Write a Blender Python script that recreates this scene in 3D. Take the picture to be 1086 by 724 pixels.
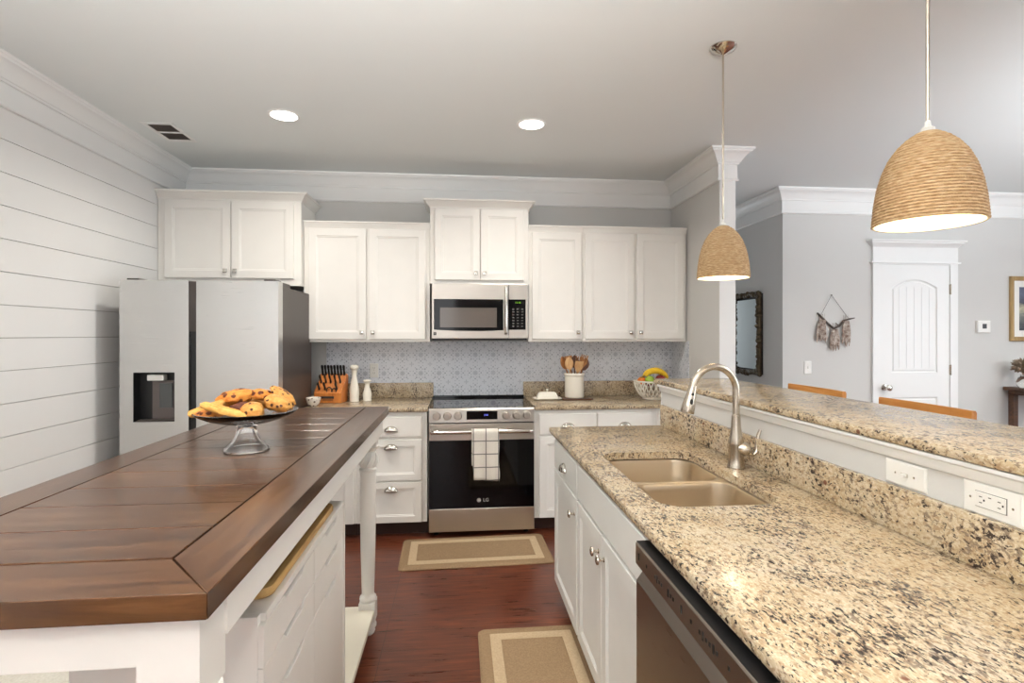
import bpy, bmesh, math, random
from mathutils import Vector, Matrix, noise
random.seed(7)
PI = math.pi
SC = bpy.context.scene
for o in list(bpy.data.objects):
    bpy.data.objects.remove(o)

# ------------------------------------------------------------------ camera
CAM_H = 1.445
YAW = math.atan(56 / 570)
cam = bpy.data.cameras.new('camera')
cam.sensor_width = 36
cam.lens = 570 / 1086 * 36
cam.shift_y = -8 / 1086
cam.clip_start = 0.05
co = bpy.data.objects.new('camera', cam)
SC.collection.objects.link(co)
co.location = (0, 0, CAM_H)
co.rotation_euler = (PI / 2, 0, -YAW)
SC.camera = co

# ------------------------------------------------------------------ light, world, exposure
SC.view_settings.view_transform = 'Standard'
SC.view_settings.look = 'None'
SC.view_settings.gamma = 1
SC.view_settings.exposure = 0.2
SC.view_settings.use_curve_mapping = False
world = bpy.data.worlds.new('world')
SC.world = world
world.use_nodes = True
world.node_tree.nodes['Background'].inputs[0].default_value = (0.80, 0.88, 1.0, 1)
world.node_tree.nodes['Background'].inputs[1].default_value = 1.0


def area(name, loc, rot, sx, sy, power, col=(1, 1, 1)):
    l = bpy.data.lights.new(name, 'AREA')
    l.shape = 'RECTANGLE'
    l.size, l.size_y = sx, sy
    l.energy = power
    l.color = col
    o = bpy.data.objects.new(name, l)
    SC.collection.objects.link(o)
    o.location = loc
    o.rotation_euler = rot
    return o


WIN_BACK = 22
WIN_RIGHT = 55
CAN_POWER = 11
PENDANT_POWER = 2
BOUNCE = 120
# daylight through the two windows behind the camera and the two of the living side
for wx in (-0.9, 2.4):
    area('window_and_hall_light', (wx, -3.75, 1.45), (PI / 2, 0, 0), 1.7, 1.9, WIN_BACK, (1.0, 0.985, 0.96))
for wy in (-1.2, 1.6):
    area('window_and_hall_light', (6.85, wy, 1.45), (PI / 2, 0, PI / 2), 1.7, 1.9, WIN_RIGHT, (0.84, 0.92, 1.0))
# two unseen fills added to brighten the ceiling, standing in for bounced flash
area('added_ceiling_fill', (-0.4, -1.5, 1.6), (PI - math.radians(38), 0, 0), 0.7, 0.7, BOUNCE * 1.55, (1, 0.98, 0.955)).data.spread = 1.55
area('added_ceiling_fill', (4.3, 0.7, 1.7), (PI - math.radians(25), 0, 0), 0.8, 0.8, BOUNCE * .9, (0.91, 0.96, 1.0)).data.spread = 2.2
area('window_and_hall_light', (2.4, 7.7, 1.5), (-PI / 2, 0, 0), 0.7, 1.6, 10, (0.85, 0.93, 1.0))  # unseen fill lamp inside the closed hall end, which has no window


# ------------------------------------------------------------------ materials
def srgb(r, g, b):
    f = lambda c: (c / 255 / 12.92) if c / 255 <= 0.04045 else ((c / 255 + 0.055) / 1.055) ** 2.4
    return (f(r), f(g), f(b), 1)


class NT:
    def __init__(s, name):
        s.mat = bpy.data.materials.new(name)
        s.mat.use_nodes = True
        s.t = s.mat.node_tree
        s.b = s.t.nodes['Principled BSDF']

    def n(s, typ, **kw):
        nd = s.t.nodes.new(typ)
        for k, v in kw.items():
            if hasattr(nd, k):
                setattr(nd, k, v)
            else:
                nd.inputs[k.replace('_', ' ')].default_value = v
        return nd

    def l(s, a, b):
        s.t.links.new(a, b)

    def pos(s, scale=(1, 1, 1), rot=(0, 0, 0), obj=False):
        g = s.n('ShaderNodeTexCoord').outputs['Object'] if obj else s.n('ShaderNodeNewGeometry').outputs['Position']
        m = s.n('ShaderNodeMapping')
        m.inputs['Scale'].default_value = scale
        m.inputs['Rotation'].default_value = rot
        s.l(g, m.inputs['Vector'])
        return m.outputs[0]

    def noise(s, vec, scale, detail=3, rough=0.5, dist=0):
        n = s.n('ShaderNodeTexNoise')
        n.inputs['Scale'].default_value = scale
        n.inputs['Detail'].default_value = detail
        n.inputs['Roughness'].default_value = rough
        n.inputs['Distortion'].default_value = dist
        s.l(vec, n.inputs['Vector'])
        return n.outputs['Fac']

    def ramp(s, fac, stops, interp='LINEAR'):
        r = s.n('ShaderNodeValToRGB')
        cr = r.color_ramp
        cr.interpolation = interp
        while len(cr.elements) < len(stops):
            cr.elements.new(0.5)
        for e, (p, c) in zip(cr.elements, stops):
            e.position = p
            e.color = c if len(c) == 4 else (*c, 1)
        s.l(fac, r.inputs[0])
        return r.outputs[0]

    def mix(s, fac, a, b, blend='MIX'):
        m = s.n('ShaderNodeMix', data_type='RGBA', blend_type=blend)
        for sock, v in ((m.inputs[0], fac), (m.inputs[6], a), (m.inputs[7], b)):
            if isinstance(v, (int, float)):
                sock.default_value = v
            elif isinstance(v, tuple):
                sock.default_value = v
            else:
                s.l(v, sock)
        return m.outputs[2]

    def math(s, op, a, b=None, c=None):
        m = s.n('ShaderNodeMath', operation=op)
        for i, v in enumerate((a, b, c)):
            if v is None:
                continue
            if isinstance(v, (int, float)):
                m.inputs[i].default_value = v
            else:
                s.l(v, m.inputs[i])
        return m.outputs[0]

    def bump(s, h, strength=0.2, dist=0.002):
        b = s.n('ShaderNodeBump')
        b.inputs['Strength'].default_value = strength
        b.inputs['Distance'].default_value = dist
        s.l(h, b.inputs['Height'])
        s.l(b.outputs[0], s.b.inputs['Normal'])

    def set(s, col=None, rough=None, metal=None, spec=None):
        if col is not None:
            if isinstance(col, tuple):
                s.b.inputs['Base Color'].default_value = col
            else:
                s.l(col, s.b.inputs['Base Color'])
        if rough is not None:
            if isinstance(rough, (int, float)):
                s.b.inputs['Roughness'].default_value = rough
            else:
                s.l(rough, s.b.inputs['Roughness'])
        if metal is not None:
            s.b.inputs['Metallic'].default_value = metal
        if spec is not None:
            s.b.inputs['Specular IOR Level'].default_value = spec
        return s.mat


def plain(name, rgb, rough=0.5, metal=0.0, var=0.03, scale=8, bump=0.0, spec=0.5):
    m = NT(name)
    c = srgb(*rgb)
    v = m.noise(m.pos(obj=True), scale, 3)
    k = 1 - var
    col = m.mix(v, (c[0] * k, c[1] * k, c[2] * k, 1), (min(1, c[0] * (1 + var)), min(1, c[1] * (1 + var)), min(1, c[2] * (1 + var)), 1))
    m.set(col, rough, metal, spec)
    if bump:
        m.bump(m.noise(m.pos(obj=True), scale * 20, 2), bump)
    return m.mat


MW = plain('white_cabinet_paint', (236, 233, 227), 0.38)
MPW = plain('white_peninsula_paint', (232, 232, 227), 0.38)
MT = plain('white_trim_paint', (236, 236, 234), 0.35, var=0.01)
MWALL = plain('grey_wall_paint', (208, 207, 204), 0.85, var=0.012, scale=3, bump=0.03)
MCEIL = plain('ceiling_paint', (228, 232, 231), 0.9, var=0.012, scale=2, bump=0.02)
MSHIP = plain('white_shiplap_paint', (235, 234, 232), 0.5, var=0.02, scale=4)
MGAP = plain('shadow_gap_board', (150, 146, 138), 0.9)
MBLACK = plain('black_plastic', (18, 18, 19), 0.35)
MBGLASS = plain('black_glass', (5, 5, 6), 0.06, var=0.0, spec=0.28)
MCOOK = plain('cooktop_glass', (12, 12, 14), 0.04, var=0.0)
MDARK = plain('dark_grey_body', (70, 61, 56), 0.42)
MTOE = plain('dark_base_board', (48, 26, 18), 0.4)
MNICK = plain('brushed_nickel', (196, 186, 172), 0.27, 1.0)
MPOL = plain('polished_nickel', (205, 200, 192), 0.12, 1.0)
MCER = plain('cream_ceramic', (236, 230, 216), 0.22)
MPLAST = plain('white_plastic', (238, 237, 232), 0.35)
MSLOT = plain('slot_black', (25, 24, 22), 0.6)
MIRON = plain('dark_iron', (44, 40, 38), 0.5)


def steel(name, rgb, rough=0.24, ax='x', bump=0.04):
    m = NT(name)
    sc = {'x': (1, 60, 60), 'z': (60, 60, 1), 'y': (60, 1, 60)}[ax]
    v = m.noise(m.pos(sc), 6, 3)
    c = srgb(*rgb)
    m.set(m.mix(v, tuple(x * 0.92 for x in c[:3]) + (1,), c), None, 1.0)
    m.l(m.math('MULTIPLY_ADD', v, 0.12, rough - 0.06), m.b.inputs['Roughness'])
    m.bump(v, bump, 0.001)
    return m.mat


MSTEEL = steel('stainless_steel', (192, 184, 175), 0.31)
MFRIDGE = steel('fridge_stainless_steel', (212, 212, 210), 0.25, 'x', 0.02)
MSINK = steel('sink_stainless_steel', (214, 198, 174), 0.36, 'y')
MDW = steel('dark_stainless_steel', (150, 140, 130), 0.30, 'y')


def granite(name, warm=1.0):
    m = NT(name)
    p = m.pos((1, 1, 1))
    st = (1.9, 1.0, 1.5)
    patch = m.ramp(m.noise(p, 6, 4, 0.6), [(0.30, srgb(168, 144, 112)), (0.45, srgb(186, 165, 133)), (0.58, srgb(194, 177, 150)), (0.72, srgb(180, 166, 150))])
    fine = m.noise(m.pos(st, (0, 0, 0.3)), 120, 2, 0.6)
    c = m.mix(m.ramp(fine, [(0.48, (0, 0, 0)), (0.62, (0.85, 0.85, 0.85))]), patch, srgb(208, 194, 168))
    tan = m.noise(m.pos(st, (0.1, 0, 0.2)), 60, 3, 0.6, 0.5)
    c = m.mix(m.ramp(tan, [(0.52, (0, 0, 0)), (0.62, (0.75, 0.75, 0.75))]), c, srgb(150, 122, 92))
    mask = m.noise(p, 8, 4, 0.6)
    mk = m.math('MULTIPLY', m.math('SUBTRACT', mask, 0.5), 0.30)
    grey = m.math('ADD', m.noise(m.pos(st, (0.1, 0.2, 0.15)), 44, 4, 0.65, 0.4), mk)
    c = m.mix(m.ramp(grey, [(0.545, (0, 0, 0)), (0.61, (0.75, 0.75, 0.75))]), c, srgb(102, 84, 71))
    dk2 = m.math('ADD', m.noise(m.pos((2.2, 1.0, 1.4), (0.2, 0.1, 0.3)), 60, 4, 0.65, 0.4), mk)
    c = m.mix(m.ramp(dk2, [(0.562, (0, 0, 0)), (0.606, (1, 1, 1))]), c, srgb(50, 39, 33))
    vo = m.n('ShaderNodeTexVoronoi')
    vo.inputs['Scale'].default_value = 9
    m.l(p, vo.inputs['Vector'])
    c = m.mix(m.ramp(vo.outputs['Distance'], [(0.06, (0.9, 0.9, 0.9)), (0.085, (0, 0, 0))]), c, srgb(104, 56, 38))
    m.set(c, 0.19, 0, 0.42)
    return m.mat


MGRAN = granite('speckled_granite')


def wood(name, dark, mid, light, ax='x', rough=0.22, stretch=14, board=True, knots=True, scale=3.0, bump=0.15):
    m = NT(name)
    s = {'x': (1, stretch, stretch), 'y': (stretch, 1, stretch), 'z': (stretch, stretch, 1)}[ax]
    base = m.pos(s, obj=False)
    if board:
        at = m.n('ShaderNodeAttribute')
        at.attribute_name = 'rnd'
        off = m.n('ShaderNodeVectorMath', operation='ADD')
        m.l(base, off.inputs[0])
        cx = m.n('ShaderNodeCombineXYZ')
        r = m.math('MULTIPLY', at.outputs['Fac'], 37.0)
        m.l(r, cx.inputs[0]); m.l(r, cx.inputs[1]); m.l(r, cx.inputs[2])
        m.l(cx.outputs[0], off.inputs[1])
        base = off.outputs[0]
    g = m.noise(base, scale, 6, 0.62, 0.8)
    c = m.ramp(g, [(0.28, dark), (0.5, mid), (0.74, light)])
    g2 = m.noise(m.pos({'x': (1, 5, 5), 'y': (5, 1, 5), 'z': (5, 5, 1)}[ax]), 2.2, 3, 0.5, 0.5)
    c = m.mix(m.ramp(g2, [(0.35, (0.55, 0.55, 0.55)), (0.65, (0, 0, 0))]), c, dark)
    if board:
        c = m.mix(m.math('MULTIPLY', at.outputs['Fac'], 0.30), c, light)
    if knots:
        vo = m.n('ShaderNodeTexVoronoi')
        vo.inputs['Scale'].default_value = 3.2
        m.l(m.pos((1, 1.3, 1)), vo.inputs['Vector'])
        c = m.mix(m.ramp(vo.outputs['Distance'], [(0.03, (0.75, 0.75, 0.75)), (0.075, (0, 0, 0))]), c, tuple(x * 0.35 for x in dark[:3]) + (1,))
    m.set(c, m.math('MULTIPLY_ADD', g, 0.12, rough - 0.05))
    m.bump(g, bump, 0.002)
    return m.mat


WD, WM, WL = srgb(40, 23, 12), srgb(72, 45, 26), srgb(110, 75, 45)
MWX = wood('walnut_stained_wood_cross', WD, WM, WL, 'x', 0.20, bump=0.05, stretch=10)
MWY = wood('walnut_stained_wood_long', WD, WM, WL, 'y', 0.20, bump=0.05, stretch=10)
MOAK = wood('honey_oak', srgb(168, 104, 44), srgb(200, 136, 66), srgb(218, 160, 90), 'y', 0.35, knots=False, board=False)
MBAMB = wood('yellow_bamboo', srgb(170, 128, 70), srgb(205, 165, 100), srgb(222, 188, 128), 'y', 0.4, knots=False, board=False)
MBLOCK = wood('acacia_block', srgb(176, 96, 38), srgb(206, 128, 58), srgb(222, 150, 80), 'z', 0.35, knots=False, board=False, scale=8)
MSPOON = wood('beech_spoon', srgb(176, 130, 84), srgb(208, 166, 116), srgb(226, 190, 142), 'z', 0.5, knots=False, board=False, scale=10)
MSPOON2 = wood('olive_spoon', srgb(120, 72, 34), srgb(170, 112, 58), srgb(196, 140, 80), 'z', 0.5, knots=False, board=False, scale=10)
MCONS = wood('rustic_brown', srgb(58, 34, 20), srgb(88, 56, 34), srgb(112, 74, 48), 'x', 0.5, knots=False, board=False)
MTRIV = wood('dark_trivet', srgb(58, 36, 24), srgb(86, 54, 36), srgb(104, 70, 46), 'x', 0.25, knots=False, board=False)
MGOLD = wood('gilt_frame', srgb(140, 110, 64), srgb(176, 146, 96), srgb(198, 170, 120), 'z', 0.45, knots=False, board=False)


def floor_mat():
    m = NT('cherry_hardwood_floor')
    p = m.pos()
    br = m.n('ShaderNodeTexBrick')
    br.offset = 0.37
    br.offset_frequency = 1
    br.squash = 1
    for k, v in (('Scale', 1.0), ('Mortar Size', 0.0012), ('Mortar Smooth', 0.2), ('Bias', 0.0), ('Brick Width', 0.95), ('Row Height', 0.083)):
        br.inputs[k].default_value = v
    br.inputs['Color1'].default_value = (0.0, 0.0, 0.0, 1)
    br.inputs['Color2'].default_value = (1, 1, 1, 1)
    m.l(p, br.inputs['Vector'])
    g = m.noise(m.pos((1.2, 16, 1)), 4, 5, 0.6, 0.6)
    c = m.ramp(g, [(0.3, srgb(68, 31, 18)), (0.52, srgb(102, 50, 29)), (0.75, srgb(134, 74, 44))])
    c = m.mix(m.math('MULTIPLY', br.outputs['Color'], 0.40), c, srgb(78, 34, 22))
    c = m.mix(br.outputs['Fac'], c, srgb(34, 14, 9))
    m.set(c, m.math('MULTIPLY_ADD', g, 0.15, 0.22))
    m.bump(m.math('SUBTRACT', g, m.math('MULTIPLY', br.outputs['Fac'], 2.0)), 0.12, 0.002)
    return m.mat


MFLOOR = floor_mat()


def tile_mat():
    m = NT('patterned_blue_grey_tile')
    g = m.n('ShaderNodeNewGeometry')
    sp = m.n('ShaderNodeSeparateXYZ')
    m.l(g.outputs['Position'], sp.inputs[0])
    u = m.math('ADD', sp.outputs[0], sp.outputs[1])   # runs on round the corner
    u = m.math('DIVIDE', m.math('ADD', u, 0.09), 0.15)
    v = m.math('DIVIDE', m.math('ADD', sp.outputs[2], 0.005), 0.15)

    def cell(a, off):
        return m.math('SUBTRACT', m.math('FRACT', m.math('ADD', a, off)), 0.5)

    def polar(off):
        x, y = cell(u, off), cell(v, off)
        r = m.math('SQRT', m.math('ADD', m.math('MULTIPLY', x, x), m.math('MULTIPLY', y, y)))
        a = m.math('ARCTAN2', y, x)
        return r, a, x, y

    def band(val, c, w):
        return m.math('LESS_THAN', m.math('ABSOLUTE', m.math('SUBTRACT', val, c)), w)
    def dots(r, a, n, ph, R0, rad):
        f = m.math('SUBTRACT', m.math('FRACT', m.math('ADD', m.math('MULTIPLY', a, n / (2 * PI)), 10.5 + ph)), 0.5)
        f = m.math('MULTIPLY', f, 2 * PI / n)
        dx = m.math('SUBTRACT', m.math('MULTIPLY', r, m.math('COSINE', f)), R0)
        dy = m.math('MULTIPLY', r, m.math('SINE', f))
        return m.math('LESS_THAN', m.math('SQRT', m.math('ADD', m.math('MULTIPLY', dx, dx), m.math('MULTIPLY', dy, dy))), rad)
    r, a, x, y = polar(0.0)
    pet = m.math('MULTIPLY_ADD', m.math('COSINE', m.math('MULTIPLY', a, 8)), 0.03, 0.13)
    tot = m.math('MULTIPLY', m.math('LESS_THAN', r, pet), 0.65)
    tot = m.math('MAXIMUM', tot, dots(r, a, 8, 0.0, 0.33, 0.040))
    tot = m.math('MAXIMUM', tot, m.math('MULTIPLY', dots(r, a, 8, 0.5, 0.235, 0.030), 0.7))
    tot = m.math('MAXIMUM', tot, m.math('MULTIPLY', dots(r, a, 12, 0.5, 0.43, 0.030), 0.7))
    tot = m.math('MAXIMUM', tot, m.math('MULTIPLY', band(r, 0.28, 0.012), 0.3))
    r2, a2, x2, y2 = polar(0.5)
    pet2 = m.math('MULTIPLY_ADD', m.math('COSINE', m.math('MULTIPLY', a2, 4)), 0.05, 0.08)
    tot = m.math('MAXIMUM', tot, m.math('MULTIPLY', m.math('LESS_THAN', r2, pet2), 0.55))
    nz = m.noise(m.pos(), 40, 3)
    tot = m.math('MULTIPLY', tot, m.math('MULTIPLY_ADD', nz, 0.8, 0.35))
    c = m.mix(tot, srgb(226, 229, 235), srgb(140, 147, 160))
    m.set(c, 0.32)
    return m.mat


MTILE = tile_mat()


def mat_weave(name, a, b, sc=260):
    m = NT(name)
    p = m.pos()
    n = m.noise(p, sc, 2, 0.6)
    n2 = m.noise(p, 30, 3, 0.6)
    c = m.mix(n, srgb(*a), srgb(*b))
    c = m.mix(m.math('MULTIPLY', n2, 0.3), c, srgb(*a))
    m.set(c, 0.95, 0, 0.1)
    m.bump(n, 0.5, 0.003)
    return m.mat


MJUTE = mat_weave('brown_woven_mat', (118, 94, 70), (172, 146, 114), 150)
MJUTEL = mat_weave('pale_woven_border', (164, 140, 110), (212, 190, 158), 150)
MRUG = mat_weave('cream_woven_rug', (196, 190, 176), (240, 236, 226), 90)
MPAMP = mat_weave('dried_plume', (116, 100, 84), (176, 158, 136), 120)


def rope_mat():
    m = NT('natural_twine_rope')
    p = m.pos((1, 1, 1), obj=True)
    w = m.n('ShaderNodeTexNoise')
    w.inputs['Scale'].default_value = 60
    m.l(m.pos((1, 1, 5), obj=True), w.inputs['Vector'])
    n2 = m.noise(m.pos((6, 6, 40), obj=True), 8, 3)
    c = m.ramp(w.outputs['Fac'], [(0.3, srgb(164, 132, 96)), (0.5, srgb(192, 162, 124)), (0.7, srgb(212, 188, 154))])
    c = m.mix(m.ramp(n2, [(0.4, (0, 0, 0)), (0.75, (0.4, 0.4, 0.4))]), c, srgb(158, 122, 82))
    m.set(c, 0.9, 0, 0.15)
    m.bump(m.noise(p, 260, 2), 0.6, 0.003)
    return m.mat


MROPE = rope_mat()


def emit(name, rgb, st):
    m = NT(name)
    m.b.inputs['Base Color'].default_value = srgb(*rgb)
    m.b.inputs['Emission Color'].default_value = srgb(*rgb)
    m.b.inputs['Emission Strength'].default_value = st
    return m.mat


MLIGHT = emit('lit_lens', (255, 250, 240), 6)
MBULB = emit('lit_bulb', (255, 238, 205), 12)
MDISPB = emit('blue_display', (120, 130, 255), 1.6)
MDISPG = emit('green_display', (120, 190, 30), 0.9)


def glass_mat():
    m = NT('clear_glass')
    m.set((1, 1, 1, 1), 0.02)
    m.b.inputs['Transmission Weight'].default_value = 1.0
    m.b.inputs['IOR'].default_value = 1.45
    return m.mat


MGLASS = glass_mat()


def towel_mat():
    m = NT('checked_linen_towel')
    tc = m.n('ShaderNodeTexCoord')
    sp = m.n('ShaderNodeSeparateXYZ')
    m.l(tc.outputs['Object'], sp.inputs[0])

    def line(v, per, off, w):
        f = m.math('FRACT', m.math('DIVIDE', m.math('ADD', v, off), per))
        return m.math('LESS_THAN', m.math('ABSOLUTE', m.math('SUBTRACT', f, 0.5)), w)
    lx = line(sp.outputs[0], 0.088, 10 * 0.088 + 0.040, 0.04)
    lz = line(sp.outputs[2], 0.092, 10 * 0.092 - 0.045, 0.04)
    l = m.math('MAXIMUM', lx, lz)
    n = m.noise(m.pos(obj=True), 300, 2)
    c = m.mix(n, srgb(206, 198, 186), srgb(236, 230, 220))
    c = m.mix(m.math('MULTIPLY', l, 0.8), c, srgb(74, 70, 72))
    m.set(c, 0.95, 0, 0.1)
    m.bump(n, 0.3, 0.002)
    return m.mat


MTOWEL = towel_mat()


def cookie_mat(name, a, b, dots=None, sc=45):
    m = NT(name)
    p = m.pos(obj=True)
    c = m.ramp(m.noise(p, 35, 4, 0.6), [(0.3, srgb(*a)), (0.7, srgb(*b))])
    if dots:
        vo = m.n('ShaderNodeTexVoronoi')
        vo.inputs['Scale'].default_value = sc
        m.l(p, vo.inputs['Vector'])
        c = m.mix(m.ramp(vo.outputs['Distance'], [(0.27, (1, 1, 1)), (0.36, (0, 0, 0))]), c, srgb(*dots))
    m.set(c, 0.6, 0, 0.3)
    m.bump(m.noise(p, 90, 3), 0.8, 0.005)
    return m.mat


MCK1 = cookie_mat('golden_cookie', (196, 122, 44), (232, 176, 92))
MCK2 = cookie_mat('choc_chip_cookie', (184, 116, 48), (222, 168, 92), (70, 36, 18), 60)
MCK3 = cookie_mat('chocolate_topped_cookie', (182, 104, 36), (216, 146, 64), (84, 38, 16), 36)
MCK4 = cookie_mat('shortbread', (206, 144, 66), (234, 186, 106))


def bowl_mat():
    m = NT('floral_white_ceramic')
    p = m.pos(obj=True)
    vo = m.n('ShaderNodeTexVoronoi')
    vo.inputs['Scale'].default_value = 38
    m.l(p, vo.inputs['Vector'])
    c = m.mix(m.ramp(vo.outputs['Distance'], [(0.24, (0.9, 0.9, 0.9)), (0.32, (0, 0, 0))]), srgb(236, 226, 214), srgb(92, 60, 52))
    m.set(c, 0.25)
    return m.mat


MBOWL = bowl_mat()


def art_mat():
    m = NT('dusk_landscape_print')
    tc = m.n('ShaderNodeTexCoord')
    sp = m.n('ShaderNodeSeparateXYZ')
    m.l(tc.outputs['Object'], sp.inputs[0])
    z = m.math('ADD', sp.outputs[2], m.math('MULTIPLY', m.math('SUBTRACT', m.noise(m.pos((1, 1, 3), obj=True), 9, 4, 0.6), 0.5), 0.16))
    c = m.ramp(m.math('DIVIDE', z, 0.5), [(0.06, srgb(52, 56, 66)), (0.28, srgb(128, 130, 124)), (0.40, srgb(196, 190, 160)), (0.52, srgb(70, 74, 88)), (0.7, srgb(96, 104, 124)), (0.95, srgb(82, 84, 108))])
    m.set(c, 0.3)
    return m.mat


MART = art_mat()
MMIRROR = plain('mirror_glass', (214, 220, 222), 0.03, 1.0, var=0)
MORN = plain('antique_bronze_carving', (88, 76, 58), 0.4, 0.7, var=0.5, scale=60)
MFEAT = cookie_mat('brown_feather', (96, 66, 50), (196, 184, 172))
MTWIG = plain('grey_driftwood', (74, 64, 58), 0.8, var=0.3, scale=40)
MYEL = cookie_mat('banana_skin', (226, 176, 34), (246, 208, 62))
MGRN = plain('green_apple_skin', (150, 180, 60), 0.3, var=0.15)
MRED = plain('red_apple_skin', (120, 26, 28), 0.3, var=0.4)
MORG = plain('orange_peel', (232, 130, 36), 0.45, bump=0.2)


# ------------------------------------------------------------------ mesh helpers
class M:
    def __init__(s):
        s.bm = bmesh.new()
        s.rl = s.bm.faces.layers.float.new('rnd')
        s.T = Matrix.Identity(4)

    def v(s, p):
        return s.bm.verts.new(s.T @ Vector(p))

    def f(s, vs, mi=0, r=None):
        try:
            f = s.bm.faces.new(vs)
        except ValueError:
            return None
        f.material_index = mi
        if r is not None:
            f[s.rl] = r
        return f

    def box(s, a, b, mi=0):
        x0, y0, z0 = [min(a[i], b[i]) for i in range(3)]
        x1, y1, z1 = [max(a[i], b[i]) for i in range(3)]
        r = random.random()
        c = [s.v(p) for p in ((x0, y0, z0), (x1, y0, z0), (x1, y1, z0), (x0, y1, z0), (x0, y0, z1), (x1, y0, z1), (x1, y1, z1), (x0, y1, z1))]
        for q in ((0, 3, 2, 1), (4, 5, 6, 7), (0, 1, 5, 4), (1, 2, 6, 5), (2, 3, 7, 6), (3, 0, 4, 7)):
            s.f([c[i] for i in q], mi, r)
        return s

    def rings(s, rings, cap0=True, cap1=True, mi=0, closed=False):
        r = random.random()
        R = [[s.v(p) for p in ring] for ring in rings]
        n = len(R[0])
        for i in range(len(R) - 1 + (1 if closed else 0)):
            A, B = R[i], R[(i + 1) % len(R)]
            for j in range(n):
                s.f([A[j], A[(j + 1) % n], B[(j + 1) % n], B[j]], mi, r)
        if not closed:
            if cap0:
                s.f(list(reversed(R[0])), mi, r)
            if cap1:
                s.f(R[-1], mi, r)
        return s

    def lathe(s, prof, seg=32, c=(0, 0, 0), mi=0, cap0=True, cap1=True, axis='z'):
        rings = []
        for r, z in prof:
            ring = []
            for k in range(seg):
                a = 2 * PI * k / seg
                x, y = r * math.cos(a), r * math.sin(a)
                if axis == 'z':
                    p = (c[0] + x, c[1] + y, c[2] + z)
                elif axis == 'y':      # z runs towards -y
                    p = (c[0] + x, c[1] - z, c[2] + y)
                else:                  # z runs towards -x
                    p = (c[0] - z, c[1] - x, c[2] + y)
                ring.append(p)
            rings.append(ring)
        return s.rings(rings, cap0, cap1, mi)

    def tube(s, pts, rad, seg=12, mi=0, closed=False, flat=1.0):
        pts = [Vector(p) for p in pts]
        n = len(pts)
        rs = rad if isinstance(rad, (list, tuple)) else [rad] * n
        t0 = (pts[1] - pts[0]).normalized()
        up = Vector((0, 0, 1)) if abs(t0.z) < 0.9 else Vector((1, 0, 0))
        nrm = (up - t0 * up.dot(t0)).normalized()
        rings = []
        for i in range(n):
            a = pts[(i - 1) % n] if (closed or i > 0) else pts[0]
            b = pts[(i + 1) % n] if (closed or i < n - 1) else pts[-1]
            t = (b - a).normalized()
            nrm = (nrm - t * nrm.dot(t)).normalized()
            bn = t.cross(nrm)
            rings.append([tuple(pts[i] + rs[i] * (nrm * math.cos(2 * PI * k / seg) * flat + bn * math.sin(2 * PI * k / seg))) for k in range(seg)])
        return s.rings(rings, mi=mi, closed=closed)

    def blob(s, c, rad, sub=3, amp=0.0, fr=3, mi=0, seed=0, rot=None):
        b = bmesh.new()
        bmesh.ops.create_icosphere(b, subdivisions=sub, radius=1)
        mp = {}
        Rm = rot or Matrix.Identity(3)
        for v in b.verts:
            p = v.co.copy()
            k = 1 + amp * noise.noise(p * fr + Vector((seed * 7.3, seed * 3.1, seed)))
            q = Rm @ Vector((p.x * rad[0] * k, p.y * rad[1] * k, p.z * rad[2] * k))
            mp[v.index] = s.v((c[0] + q.x, c[1] + q.y, c[2] + q.z))
        for f in b.faces:
            s.f([mp[v.index] for v in f.verts], mi)
        b.free()
        return s

    def panel(s, x0, z0, x1, z1, y, prof, mi=0):
        """front (towards -y) panel from rectangular rings (inset, depth towards -y)"""
        rings = []
        for ins, d in prof:
            rings.append([(x0 + ins, y - d, z0 + ins), (x1 - ins, y - d, z0 + ins), (x1 - ins, y - d, z1 - ins), (x0 + ins, y - d, z1 - ins)])
        return s.rings(rings, mi=mi)

    def prism(s, poly, a, b, axis='y', mi=0):
        def P(u, w, d):
            return {'y': (u, d, w), 'x': (d, u, w), 'z': (u, w, d)}[axis]
        return s.rings([[P(u, w, a) for u, w in poly], [P(u, w, b) for u, w in poly]], mi=mi)


def tag(o, label=None, cat=None, group=None, kind=None):
    if label:
        o['label'] = label
    if cat:
        o['category'] = cat
    if group:
        o['group'] = group
    if kind:
        o['kind'] = kind
    return o


def obj(name, m, mats, parent=None, loc=(0, 0, 0), rot=(0, 0, 0), smooth=35, bevel=0, seg=2, normals=True):
    if normals:
        bmesh.ops.recalc_face_normals(m.bm, faces=m.bm.faces)
    me = bpy.data.meshes.new(name)
    m.bm.to_mesh(me)
    m.bm.free()
    for mt in (mats if isinstance(mats, (list, tuple)) else [mats]):
        me.materials.append(mt)
    if smooth:
        me.polygons.foreach_set('use_smooth', [True] * len(me.polygons))
        me.set_sharp_from_angle(angle=math.radians(smooth))
    o = bpy.data.objects.new(name, me)
    SC.collection.objects.link(o)
    o.location = loc
    o.rotation_euler = rot
    if parent:
        o.parent = parent
    if bevel:
        b = o.modifiers.new('bevel', 'BEVEL')
        b.width = bevel
        b.segments = seg
        b.limit_method = 'ANGLE'
        b.angle_limit = math.radians(40)
        b.harden_normals = False
    return o


def thing(name, label, cat, loc=(0, 0, 0), rz=0, group=None):
    o = bpy.data.objects.new(name, None)
    SC.collection.objects.link(o)
    o.location = loc
    o.rotation_euler = (0, 0, rz)
    o.empty_display_size = 0.05
    return tag(o, label, cat, group)


def struct(name, m, mats, **kw):
    return tag(obj(name, m, mats, **kw), kind='structure')


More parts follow.
